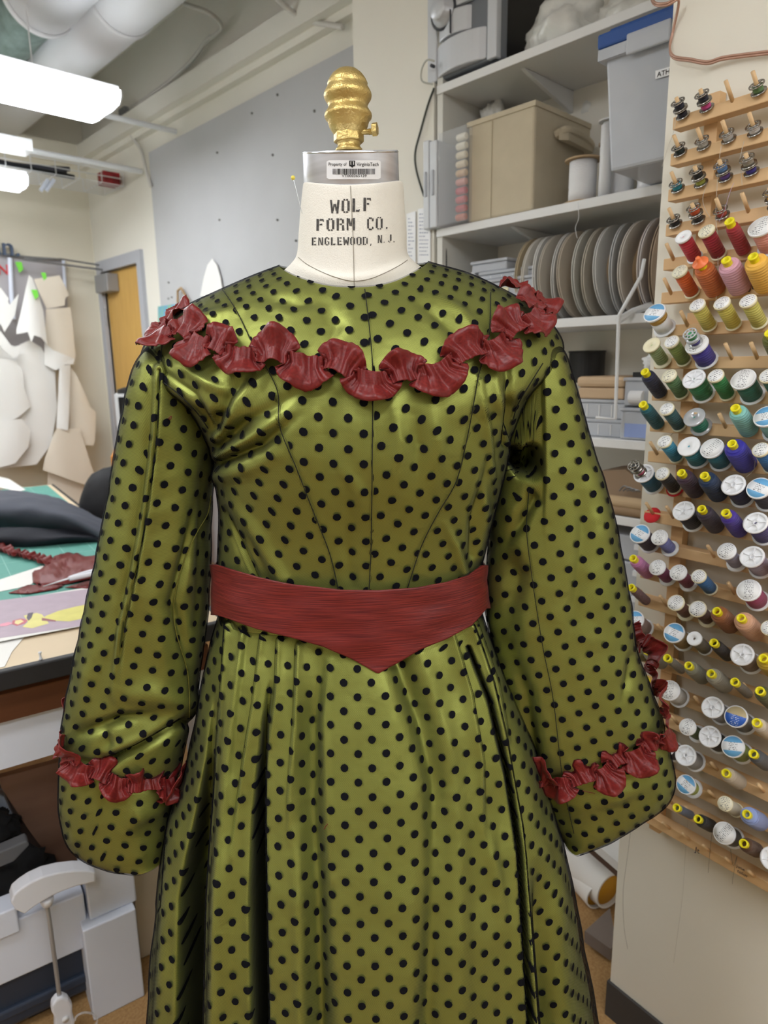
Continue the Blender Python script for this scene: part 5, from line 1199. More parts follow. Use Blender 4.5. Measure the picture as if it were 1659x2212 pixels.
inkp([(-200, 1010), (0, 985), (660, 900), (600, 1165), (0, 1255), (-200, 1280)], (176, 158, 172), 'printed_background')
inkp([(320, 1100), (420, 1060), (540, 1030), (640, 1010), (620, 1110), (500, 1135), (330, 1130)], (216, 208, 112), 'yellow_skirt', .0058)
inkp([(170, 1095), (260, 1075), (300, 1085), (330, 1120), (350, 1150), (230, 1185), (160, 1175), (200, 1140)], (222, 214, 132), 'yellow_bodice', .0058)
inkp([(90, 1130), (150, 1115), (200, 1125), (180, 1150), (120, 1168), (85, 1155)], (196, 104, 118), 'pink_collar', .006)
inkp([(110, 1130), (150, 1122), (170, 1136), (130, 1158), (105, 1150)], (232, 214, 150), 'yellow_neck', .0062)
inkp([(0, 1155), (60, 1140), (95, 1148), (50, 1168), (0, 1172)], (226, 150, 170), 'pink_hair', .006)
inkp([(200, 1078), (240, 1070), (225, 1110), (205, 1130), (190, 1112)], (84, 74, 92), 'dark_sleeve_line', .0062)
inkp([(300, 1110), (400, 1128), (400, 1136), (300, 1130)], (150, 84, 96), 'red_sash_line', .0062)
def drape(name, outline, h, m, label, cat, seed, amp=.012, sc=22, base=.005):
    P = [np.array((x, y)) for x, y in outline]; bm = bmesh.new(); vs_ = [bm.verts.new((x, y, 0)) for x, y in outline]; bm.faces.new(vs_)
    bmesh.ops.triangulate(bm, faces=bm.faces[:])
    for _ in range(5):
        bmesh.ops.subdivide_edges(bm, edges=[e for e in bm.edges if e.calc_length() > 9], cuts=1); bmesh.ops.triangulate(bm, faces=[f for f in bm.faces if len(f.verts) > 3])
    bd_ = {v for e in bm.edges if len(e.link_faces) == 1 for v in e.verts}; bdc = np.array([v.co[:2] for v in bd_]); V = []
    for v in bm.verts:
        d = np.min(np.hypot(bdc[:, 0]-v.co.x, bdc[:, 1]-v.co.y)); 
        k = min(1, d/14); W_ = PZ(v.co.x, v.co.y, TZ+base)
        n_ = noise.noise(Vector((W_[0]*sc+seed, W_[1]*sc, 0))); W_ = W_+zv*(h*k*(.55+.45*n_)+amp*abs(noise.noise(Vector((W_[0]*sc*2, W_[1]*sc*2, seed)))))
        V.append(W_)
    bm.verts.index_update(); Fs = [[v.index for v in f.verts] for f in bm.faces]; bm.free()
    uv = np.array([[v[0], v[1]] for v in V])
    o = mobj(name, V, Fs, m, None, True, uv, label=label, cat=cat); md = o.modifiers.new('cloth_thickness', 'SOLIDIFY'); md.thickness = .0012; return o
drape('red_fabric', [(70, 1240), (100, 1225), (115, 1206), (145, 1196), (185, 1203), (240, 1200), (240, 1245), (205, 1252), (150, 1262), (90, 1268), (72, 1262)], .022, ruf_m, 'folded dark red silk piece on the cutting mat beside the sleeve', 'fabric', 3)
drape('red_fabric', [(18, 1282), (60, 1266), (110, 1262), (140, 1266), (120, 1274), (60, 1284)], .006, ruf_m, 'flat dark red silk scrap in front of the shears', 'fabric', 9, .004)
drape('red_fabric', [(140, 1270), (170, 1262), (215, 1250), (230, 1262), (190, 1272)], .006, ruf_m, 'narrow dark red silk scrap under the shears by the sleeve', 'fabric', 12, .003)
# loose ruffle strip lying on the mat
pts = [PZ(x, y, TZ+.008) for x, y in ((-40, 1168), (0, 1186), (30, 1198), (60, 1204), (90, 1212), (118, 1224))]
Cc = catmull(pts, 260); T_ = np.gradient(Cc, axis=0); T_ /= np.linalg.norm(T_, axis=1, keepdims=True); S_ = np.cross(T_, zv); G = np.zeros((260, 9, 3)); UV = np.zeros((260, 9, 2))
for j, w_ in enumerate(np.linspace(-1, 1, 9)):
    ph = np.arange(260)*.33; G[:, j] = Cc+S_*(w_*.017*(1+.2*np.sin(ph*.37)))[:, None]+T_*(.004*np.sin(ph*.7+w_*2))[:, None]+zv*(.006*np.sin(ph+w_)+.007*abs(w_)+.002)[:, None]; UV[:, j] = np.stack([np.arange(260)*.001, np.full(260, w_*.017)], 1)
o = mobj('ruffle_strip', G.reshape(-1, 3), grid_faces(260, 9), ruf_m, None, True, UV.reshape(-1, 2), label='loose gathered dark red ruffle strip lying across the cutting mat', cat='ruffle'); o.modifiers.new('t', 'SOLIDIFY').thickness = .0008
# shears
sh = thing('shears', 'white handled shears lying on the red silk on the table', 'shears', onT(150, 1250, .03))
s0, s1, s2 = PZ(92, 1268, TZ+.012), PZ(150, 1250, TZ+.026), PZ(212, 1232, TZ+.030)
MB().prism([s0, s1+zv*.0-ey*.004, s1+ey*.005], zv*.002).obj('blade', mat('pale_steel', (214, 216, 220), .3, metal=.4), sh)
MB().tube(catmull([s1, (s1+s2)/2+ey*.006, s2], 12), .0062, 8).tube(catmull([s1, (s1+s2)/2-ey*.012, s2-ey*.02], 12), .0062, 8).obj('handle', wp, sh, True)
# dark cloth heap
def heap(name, prof_top, prof_bot, y0, y1, m, label, seed):
    pass
dk = mat('charcoal_cloth', (74, 77, 88), .8, bump=.4, bscale=60, var=.06); nvy = mat('navy_black_cloth', (24, 26, 36), .8, bump=.4, bscale=60)
def sweep_cloth(name, rows, m, label, cat, seed, amp=.008):
    """rows of points (px, py, height) joined into a draped surface"""
    R = [catmull([PZ(x, y, TZ+h) for x, y, h in r], 70) for r in rows]; R = np.array(R); n = 36
    G = np.array([catmull(R[:, j], n) for j in range(70)]).transpose(1, 0, 2)
    for i in range(n):
        for j in range(70):
            p = G[i, j]; G[i, j, 2] = max(TZ+.004, p[2]+amp*noise.noise(Vector((p[0]*14+seed, p[1]*14, 0))))
    o = mobj(name, G.reshape(-1, 3), grid_faces(n, 70), m, None, True, G[..., :2].reshape(-1, 2), label=label, cat=cat); md = o.modifiers.new('t', 'SOLIDIFY'); md.thickness = .003; return o
sweep_cloth('cloth_heap', [[(-60, 1150, .004), (60, 1150, .004), (150, 1150, .004), (245, 1170, .004)],
                           [(-60, 1130, .05), (60, 1132, .05), (150, 1145, .03), (240, 1168, .012)], [(-60, 1105, .10), (60, 1102, .10), (150, 1122, .075), (238, 1160, .02)],
                           [(-60, 1078, .12), (60, 1080, .115), (140, 1098, .09), (232, 1150, .03)], [(-60, 1065, .10), (40, 1064, .10), (130, 1082, .08), (232, 1135, .02)], [(-60, 1062, .004), (40, 1064, .004), (130, 1082, .004), (232, 1130, .004)]], dk, 'charcoal grey garment heaped on the cutting mat', 'garment', 4)
sweep_cloth('cloth_heap', [[(-60, 1182, .003), (60, 1182, .003), (150, 1172, .003), (238, 1172, .003)], [(-60, 1165, .035), (60, 1165, .03), (150, 1160, .03), (238, 1166, .006)], [(-60, 1140, .055), (60, 1142, .05), (150, 1148, .03), (235, 1160, .008)]], nvy, 'navy black lining spilling from under the charcoal garment', 'garment', 8)
pp = thing('push_pin', 'clear push pin standing at the table edge below the costume sketch', 'push pin', onT(88, 1424))
MB().lathe([(.0035, 0), (.0035, .001), (.0022, .003), (.0018, .009), (.0030, .012), (.0030, .014), (.0005, .0145)], onT(88, 1424), n=14).obj('pin_head', metalw_m, pp, True)
# behind the table
bc = at(250, 1095, 2.6)
blob('chair_back', (bc[0], bc[1], bc[2]-.14), (.13, .10, .15), mat('black_upholstery', (22, 22, 25), .7), 'rounded black chair back showing behind the cloth heap', 'chair', 2, .05)
wc = thing('white_cabinet', 'small white open box with dark inside standing before the yellow door', 'cabinet', at(300, 930, 3.0))
a, b_ = at(254, 930, 3.0), at(254, 852, 3.0); ez = b_[2]-a[2]
sdx = nrm(np.array([.9, -.43, 0])); sdy = np.array([-sdx[1], sdx[0], 0])
m = MB()
m.box(a, sdx*.34, sdy*.3, zv*.012); m.box(a+zv*(ez-.012), sdx*.34, sdy*.3, zv*.012); m.box(a+zv*.012, sdx*.014, sdy*.3, zv*(ez-.024)); m.box(a+sdx*.326+zv*.012, sdx*.014, sdy*.3, zv*(ez-.024))
m.obj('box_shell', metalw_m, wc); MB().box(a+zv*.012+sdx*.014+sdy*.02, sdx*.312, sdy*.02, zv*(ez-.024)).obj('dark_inside', black_m, wc)
MB().lathe([(.06, 0), (.06, .02), (.03, .03)], at(284, 852, 3.1)+zv*.002, n=24).obj('black_dish', black_m, label='flat black dish on top of the small white box', cat='dish')
a = at(246, 1060, 3.05); m = MB().box(np.array([a[0], a[1], .0]), sdx*.3, sdy*.3, zv*(at(246, 985, 3.05)[2]))
bevel(m.obj('orange_cabinet', mat('orange_wood', (206, 134, 60), .5), label='orange wood cabinet under the white box by the door', cat='cabinet'), .004)

# ================================================================== RIGHT: PANEL AND THREAD RACKS
PA = np.array([1.11140783, 0.53209562, 0]); pd = nrm([-0.12131402, -0.99261418, 0]); pn = nrm([-0.99261418, 0.12131402, 0])
def PP(t, z, off): return PA+pd*t+pn*off+zv*z
def pbox(m, t0, t1, z0, z1, o0, o1): return m.box(PP(t0, z0, o0), pd*(t1-t0), pn*(o1-o0), zv*(z1-z0))
zk = pl(1313, 2114, PA, pn)[2]
dP = pl(1405, 783, PA, pn); tL = (dP-PA).dot(pd)
pan_m = mat('cream_panel', (226, 221, 208), .55, var=.015, bump=.1)
MB_ = pbox(MB(), tL, .62, zk, CZ, -.10, 0)
MB_.obj('wall_partition', pan_m, kind='structure')
pbox(MB(), tL-.004, .62, 0, zk, -.10, .006).obj('baseboard_partition', mat('black_cove_base', (62, 60, 60), .6), kind='structure')
def hitp(px, py, off=0.): return pl(px, py, PA+pn*off, pn)
RZ = lambda r: 1.644-.0491*(r-1)
T0 = lambda r: .0525 if r < 7 else .0475
ncol = {1: 4, 2: 4, 3: 4, 4: 5, 5: 5, 6: 5}
racks = []
missing = {(14, 2)}
pk = nrm(pn*math.cos(math.radians(43))+zv*math.sin(math.radians(43)))
su = nrm(pn*math.cos(math.radians(36))+zv*math.sin(math.radians(36)))
names = ['topmost beech thread rack of the panel, holding mostly bobbins and reds', 'second beech thread rack from the top, with yellows, greens and blues', 'third beech thread rack down, with navy, violet, brown and grey spools', 'lowest beech thread rack, with white-capped spools and an empty bottom rail']
for k in range(4):
    r0 = 1+6*k; rk = thing('thread_rack', names[k], 'thread rack', PP(.15, RZ(r0+5)-.02, .01), 'thread racks')
    ext = .30 if k > 1 else .22
    for tp in (.083-.004*(k > 0), .36):
        if tp < ext+.2: pbox(MB(), tp-.010, tp+.010, RZ(r0+5)-.035 if k == 3 else RZ(r0+5)-.0245, RZ(r0)+(.03 if k == 0 else .0240), .001, .018).obj('post', rail_m, rk)
    for r in range(r0, r0+6):
        z = RZ(r); te = .40
        bevel(pbox(MB(), T0(r)-.016, te, z-.0105, z+.0065, .018, .040).obj('rail', rail_m, rk), .0012)
        for c_ in range(0, 8 if k > 1 else 6):
            if (r, c_) in missing: continue
            b_ = PP(T0(r)+.0355*c_, z+.001, .036)
            if proj(b_)[0] > 1700: continue
            MB().tube([b_, b_+pk*.034], .0027, 10).obj('peg', peg_m, rk, True)
    racks.append(rk)
# maker's marks on the rails
ink2 = mat('rail_brand_ink', (46, 44, 62), .7)
for (px, py, txt, size) in ((1618, 626, 'Jt', .0125), (1501, 1839, 'Jt', .0135)):
    text_obj(txt, 'maker_mark', ink2, size, .0001, hitp(px, py, .0402), pd, zv, racks[0] if py < 1000 else racks[3])
text_obj('june\n tailor', 'maker_mark', ink2, .0078, .0001, hitp(1590, 1876, .0402)+zv*.003, pd, zv, racks[3])

# --- prototypes, built standing on the origin along +Z
def proto_obj(name, mb, m, smooth=True):
    me = bpy.data.meshes.new(name); me.from_pydata(mb.v, [], mb.f)
    if smooth: me.polygons.foreach_set('use_smooth', [True]*len(me.polygons))
    me.materials.append(m); me.update(); return (name, me)
whitep = mat('white_spool_plastic', (236, 237, 240), .35, var=.01); creamp = mat('cream_spool_plastic', (232, 224, 192), .4, var=.02); yelp = mat('yellow_tube_plastic', (238, 226, 30), .4, var=.02)
clearp = mat('clear_spool_plastic', (190, 192, 196), .2, metal=.2, var=.05)
boot = mat('bobbin_steel', (150, 146, 140), .25, metal=.9, var=.1, vscale=200)
lab_m = {}
def label_mat(kind):
    if kind in lab_m: return lab_m[kind]
    m = bpy.data.materials.new('spool_label_'+kind); m.use_nodes = True; nt = m.node_tree; N = nt.nodes; L = nt.links
    b = N['Principled BSDF']; b.inputs['Roughness'].default_value = .4
    tc = N.new('ShaderNodeTexCoord'); sp = N.new('ShaderNodeSeparateXYZ'); L.new(tc.outputs['Object'], sp.inputs[0])
    base = {'text': (238, 238, 238), 'blue': (238, 240, 244), 'royal': (38, 96, 196), 'cream': (236, 230, 206)}[kind]
    # rows of small print: wave bands broken up by noise
    mp = N.new('ShaderNodeMapping'); mp.inputs['Scale'].default_value = (900, 260, 1); L.new(tc.outputs['Object'], mp.inputs[0])
    nz = N.new('ShaderNodeTexNoise'); nz.inputs['Scale'].default_value = 1; nz.inputs['Detail'].default_value = 1; L.new(mp.outputs[0], nz.inputs['Vector'])
    w_ = N.new('ShaderNodeMath'); w_.operation = 'MULTIPLY'; w_.inputs[1].default_value = 2*PI/.0026; L.new(sp.outputs[1], w_.inputs[0])
    sn = N.new('ShaderNodeMath'); sn.operation = 'SINE'; L.new(w_.outputs[0], sn.inputs[0])
    a = N.new('ShaderNodeMath'); a.operation = 'GREATER_THAN'; a.inputs[1].default_value = .1; L.new(sn.outputs[0], a.inputs[0])
    c = N.new('ShaderNodeMath'); c.operation = 'GREATER_THAN'; c.inputs[1].default_value = .53; L.new(nz.outputs['Fac'], c.inputs[0])
    ml = N.new('ShaderNodeMath'); ml.operation = 'MULTIPLY'; L.new(a.outputs[0], ml.inputs[0]); L.new(c.outputs[0], ml.inputs[1])
    ax = N.new('ShaderNodeMath'); ax.operation = 'ABSOLUTE'; L.new(sp.outputs[0], ax.inputs[0])
    lt = N.new('ShaderNodeMath'); lt.operation = 'LESS_THAN'; lt.inputs[1].default_value = .0062; L.new(ax.outputs[0], lt.inputs[0])
    m2 = N.new('ShaderNodeMath'); m2.operation = 'MULTIPLY'; L.new(ml.outputs[0], m2.inputs[0]); L.new(lt.outputs[0], m2.inputs[1])
    mx = N.new('ShaderNodeMix'); mx.data_type = 'RGBA'; mx.inputs[6].default_value = srgb(*base); mx.inputs[7].default_value = srgb(70, 72, 84) if kind != 'royal' else srgb(220, 226, 236); L.new(m2.outputs[0], mx.inputs[0])
    outc = mx.outputs[2]
    if kind in ('blue', 'royal'):
        ay = N.new('ShaderNodeMath'); ay.operation = 'ABSOLUTE' if kind == 'blue' else 'MULTIPLY'; ay.inputs[1].default_value = 1; L.new(sp.outputs[1], ay.inputs[0])
        g = N.new('ShaderNodeMath'); g.operation = 'GREATER_THAN'; g.inputs[1].default_value = .0062 if kind == 'blue' else .002; L.new(ay.outputs[0], g.inputs[0])
        m3 = N.new('ShaderNodeMix'); m3.data_type = 'RGBA'; m3.inputs[7].default_value = srgb(112, 178, 226) if kind == 'blue' else srgb(196, 178, 138)
        L.new(g.outputs[0], m3.inputs[0]); L.new(outc, m3.inputs[6]); outc = m3.outputs[2]
    L.new(outc, b.inputs['Base Color']); lab_m[kind] = m; return m
def thread_mat(c_):
    nm = 'thread_%d_%d_%d' % c_
    if nm in MATS: return MATS[nm]
    m = bpy.data.materials.new(nm); m.use_nodes = True; nt = m.node_tree; N = nt.nodes; L = nt.links
    b = N['Principled BSDF']; b.inputs['Base Color'].default_value = srgb(*c_); b.inputs['Roughness'].default_value = .5; b.inputs['Sheen Weight'].default_value = .15; b.inputs['Specular IOR Level'].default_value = .4
    tc = N.new('ShaderNodeTexCoord'); mp = N.new('ShaderNodeMapping'); mp.inputs['Rotation'].default_value = (.16, 0, 0); mp.inputs['Scale'].default_value = (1, 1, 1); L.new(tc.outputs['Object'], mp.inputs[0])
    wv = N.new('ShaderNodeTexWave'); wv.bands_direction = 'Z'; wv.inputs['Scale'].default_value = 75; wv.inputs['Distortion'].default_value = 1.2; L.new(mp.outputs[0], wv.inputs['Vector'])
    w2 = N.new('ShaderNodeTexWave'); w2.bands_direction = 'Z'; w2.inputs['Scale'].default_value = 450; L.new(tc.outputs['Object'], w2.inputs['Vector'])
    ad = N.new('ShaderNodeMath'); ad.operation = 'MULTIPLY_ADD'; ad.inputs[1].default_value = .25; L.new(w2.outputs['Fac'], ad.inputs[0]); L.new(wv.outputs['Fac'], ad.inputs[2])
    bp = N.new('ShaderNodeBump'); bp.inputs['Strength'].default_value = .9; bp.inputs['Distance'].default_value = .0012; L.new(ad.outputs[0], bp.inputs['Height']); L.new(bp.outputs[0], b.inputs['Normal'])
    MATS[nm] = m; return m
tm0 = thread_mat((200, 60, 60))
n_ = 28
def cone_parts(r, Lh=.050):
    th = MB().lathe([(r*.80, 0), (r*.97, .0015), (r, .004), (r*.985, Lh*.55), (r*.95, Lh*.86), (r*.86, Lh*.97), (.0062, Lh)], n=n_)
    tb_ = MB().lathe([(.0052, Lh*.6), (.0058, Lh+.0), (.0058, Lh+.0062), (.0064, Lh+.0070), (.0064, Lh+.0088), (.0056, Lh+.0094), (.0044, Lh+.0094), (.0042, Lh*.7)], n=20, cap=False)
    tb_.lathe([(.0052, Lh*.7), (.0001, Lh*.7)], n=20, cap=False)
    return [proto_obj('thread', th, tm0), proto_obj('yellow_tube', tb_, yelp)]
def spool_parts(r, Lh, capm_, fl=1.12, spoke=0, lab=None, base=0, fill=1.0, ft=.0026):
    R = r*fl; top = Lh
    th = MB().lathe([(r*.9, ft), (r, ft+.0012), (r*1.0, ft+(Lh-2*ft)*fill-.001), (r*.9, ft+(Lh-2*ft)*fill)], n=n_)
    res = [proto_obj('thread', th, tm0)]
    if fill < 1:
        res.append(proto_obj('spool_core', MB().lathe([(r*.98, ft), (r*.98, Lh*(.62))], n=n_), capm_)); res[0] = proto_obj('thread', MB().lathe([(r*.9, Lh*.62), (r, Lh*.63), (r, Lh-ft)], n=n_), tm0)
    lo_ = MB().lathe([(R*.96*(1+base), 0), (R*(1+base), .0006), (R*(1+base*.6), ft), (r*.5, ft+.0001)], n=n_)
    res.append(proto_obj('base_flange', lo_, capm_))
    if spoke:
        cp = MB().lathe([(R*.98, top-ft), (R, top-ft+.0006), (R, top), (R*.80, top+.0003), (R*.80, top-.0016), (R*.24, top-.0016), (R*.24, top+.0003), (R*.15, top+.0003), (R*.12, top-.004), (.0001, top-.004)], n=32)
        res.append(proto_obj('top_flange', cp, capm_))
        sp_ = MB()
        for k in range(spoke):
            a = 2*PI*k/spoke+.4; d_ = np.array([math.cos(a), math.sin(a), 0]); q = np.array([-d_[1], d_[0], 0])
            sp_.box(d_*R*.2-q*.0006+zv*(top-.0018), d_*R*.62, q*.0012, zv*.0021)
        res.append(proto_obj('spokes', sp_, capm_, False))
    else:
        cp = MB().lathe([(r*.9, top-.0038), (R*.98, top-.0036), (R, top-.003), (R, top-.0004), (R*.96, top), (.0024, top), (.0022, top-.003), (.0001, top-.003)], n=32)
        res.append(proto_obj('top_cap', cp, capm_))
    if lab: res.append(proto_obj('cap_label', MB().lathe([(.0026, top+.0001), (R*.90, top+.0001), (R*.90, top+.0003), (.0026, top+.0003)], n=32), label_mat(lab)))
    return res
def bobbin_parts(clear=False):
    m_ = clearp if clear else boot
    fls = []
    for z in (0, .0098):
        f2 = MB().lathe([(.0042, z), (.0100, z+.0002), (.0100, z+.0011), (.0042, z+.0011)], n=32, cap=False); 
        f2.lathe([(.0030, z-.0002), (.0048, z-.0002), (.0048, z+.0016), (.0030, z+.0016)], n=20, cap=False)
        fls.append(f2)
    top = MB()                                   # pierced upper flange
    top.lathe([(.0082, .0098), (.0100, .0098), (.0100, .0109), (.0082, .0109), (.0082, .0098)], n=32, cap=False); top.lathe([(.0030, .0092), (.0050, .0092), (.0050, .0114), (.0030, .0114), (.0030, .0092)], n=20, cap=False)
    for k in range(8):
        a = 2*PI*k/8; d_ = np.array([math.cos(a), math.sin(a), 0]); q = np.array([-d_[1], d_[0], 0]); top.box(d_*.0047-q*.0007+zv*.0100, d_*.0038, q*.0014, zv*.0008)
    th = MB().lathe([(.0036, .0012), (.0064, .0014), (.0066, .0094), (.0036, .0097)], n=24)
    return [proto_obj('thread', th, tm0), proto_obj('flange', fls[0], m_), proto_obj('flange', top, m_)]
PROTO = {}
def parts_for(key):
    if key in PROTO: return PROTO[key]
    k = key[0]
    if k == 'K': v = cone_parts(key[1])
    elif k == 'G': v = spool_parts(.0098, .049, creamp, 1.14, lab='text' if key[1] == 't' else ('cream' if key[1] == 'c' else None))
    elif k == 'W': v = spool_parts(.0098, .046, whitep, 1.16, lab=None)
    elif k == 'S': v = spool_parts(.0138, .041, whitep, 1.20, spoke=key[1])
    elif k == 'T': v = spool_parts(.0138, .041, whitep, 1.20, lab=key[1])
    elif k == 'P': v = spool_parts(.0138, .040, whitep, 1.22, lab='blue', fill=.3)
    elif k == 'M': v = spool_parts(.0098, .043, whitep if key[1] == 'w' else creamp, 1.35, lab='text' if key[1] != 'n' else None, base=.1)
    elif k == 'C': v = spool_parts(.0115, .030, clearp, 1.38, lab=None)
    elif k == 'B': v = bobbin_parts(key[1])
    elif k == 'R': v = [proto_obj('felt', MB().lathe([(.0135, 0), (.0140, .0006), (.0140, .0014), (.0028, .0016)], n=32), mat('red_felt', (206, 36, 44), .8))]
    PROTO[key] = v; return v
def place(key, base_pt, axis, col_, label, cat='thread spool', group=None, name='thread_spool'):
    prt = parts_for(key)
    t = bpy.data.objects.new(name, None); COL.objects.link(t); t.empty_display_size = .01
    z = Vector(nrm(axis)); x = Vector(pd)-z*Vector(pd).dot(z); x.normalize(); y = z.cross(x)
    R_ = Matrix((x, y, z)).transposed().to_4x4(); R_ = R_ @ Matrix.Rotation(random.Random(label).uniform(-.5, .5), 4, 'Z')
    t.matrix_world = Matrix.Translation(Vector(base_pt)) @ R_
    tag(t, label, cat, group)
    for nm, me in prt:
        o = bpy.data.objects.new(nm, me); COL.objects.link(o); o.parent = t
        if nm == 'thread':
            o.material_slots[0].link = 'OBJECT'; o.material_slots[0].material = thread_mat(col_)
    return t
def pegbase(r, c_, h=.0): 
    return PP(T0(r)+.0355*c_, RZ(r)+.001, .0405)+su*h
def bob(r, c_, n, col_, lab, clear=False):
    place(('B', clear), PP(T0(r)+.0355*c_, RZ(r)+.001, .0365)+pk*(.0048+.0118*n), pk, col_, lab, 'bobbin', 'bobbins on the rack pegs', 'bobbin')
NV = (30, 34, 58)
for a in [(1, 0, 0, NV, 'lower navy bobbin of two at the left end of the top rail'), (1, 0, 1, NV, 'upper navy bobbin of two at the left end of the top rail'), (1, 1, 0, (232, 84, 166), 'bright pink bobbin under a navy one on the top rail'), (1, 1, 1, (26, 26, 50), 'navy bobbin stacked on the pink one on the top rail'),
          (1, 3, 0, (108, 148, 92), 'sage green bobbin near the right edge on the top rail'), (2, 0, 0, (22, 44, 44), 'blackish green bobbin at the left end of the second rail'), (2, 1, 0, (206, 204, 196), 'grey white bobbin beside the dark green one, second rail'),
          (2, 2, 0, (232, 232, 232), 'white bobbin in the middle of the second rail'), (2, 3, 0, (238, 238, 240), 'white bobbin furthest right on the second rail'), (3, 0, 0, (52, 170, 196), 'turquoise bobbin at the left end of the third rail'),
          (3, 1, 0, (196, 206, 96), 'yellow green bobbin under a black one, third rail'), (3, 1, 1, (18, 18, 20), 'black bobbin on top of the yellow green one'), (3, 2, 0, (118, 88, 186), 'purple bobbin under a light blue one, third rail'),
          (3, 2, 1, (110, 160, 226), 'light blue bobbin on top of the purple one'), (3, 3, 0, (70, 60, 178), 'violet blue bobbin under a grey one, third rail'), (3, 3, 1, (178, 172, 158), 'stone grey bobbin on top of the violet blue one'),
          (4, 0, 0, (40, 40, 46), 'black bobbin at the left end of the fourth rail'), (4, 1, 0, (60, 58, 58), 'dark grey bobbin under the orange one, fourth rail'), (4, 1, 1, (234, 96, 36), 'orange bobbin on top of a dark grey one'),
          (4, 2, 0, (206, 86, 60), 'red orange bobbin behind the yellow-topped dark red cone'), (4, 4, 0, (40, 40, 42), 'black bobbin at the picture edge on the fourth rail'), (4, 4, 1, (240, 180, 60), 'amber bobbin at the picture edge on the fourth rail')]:
    bob(*a)
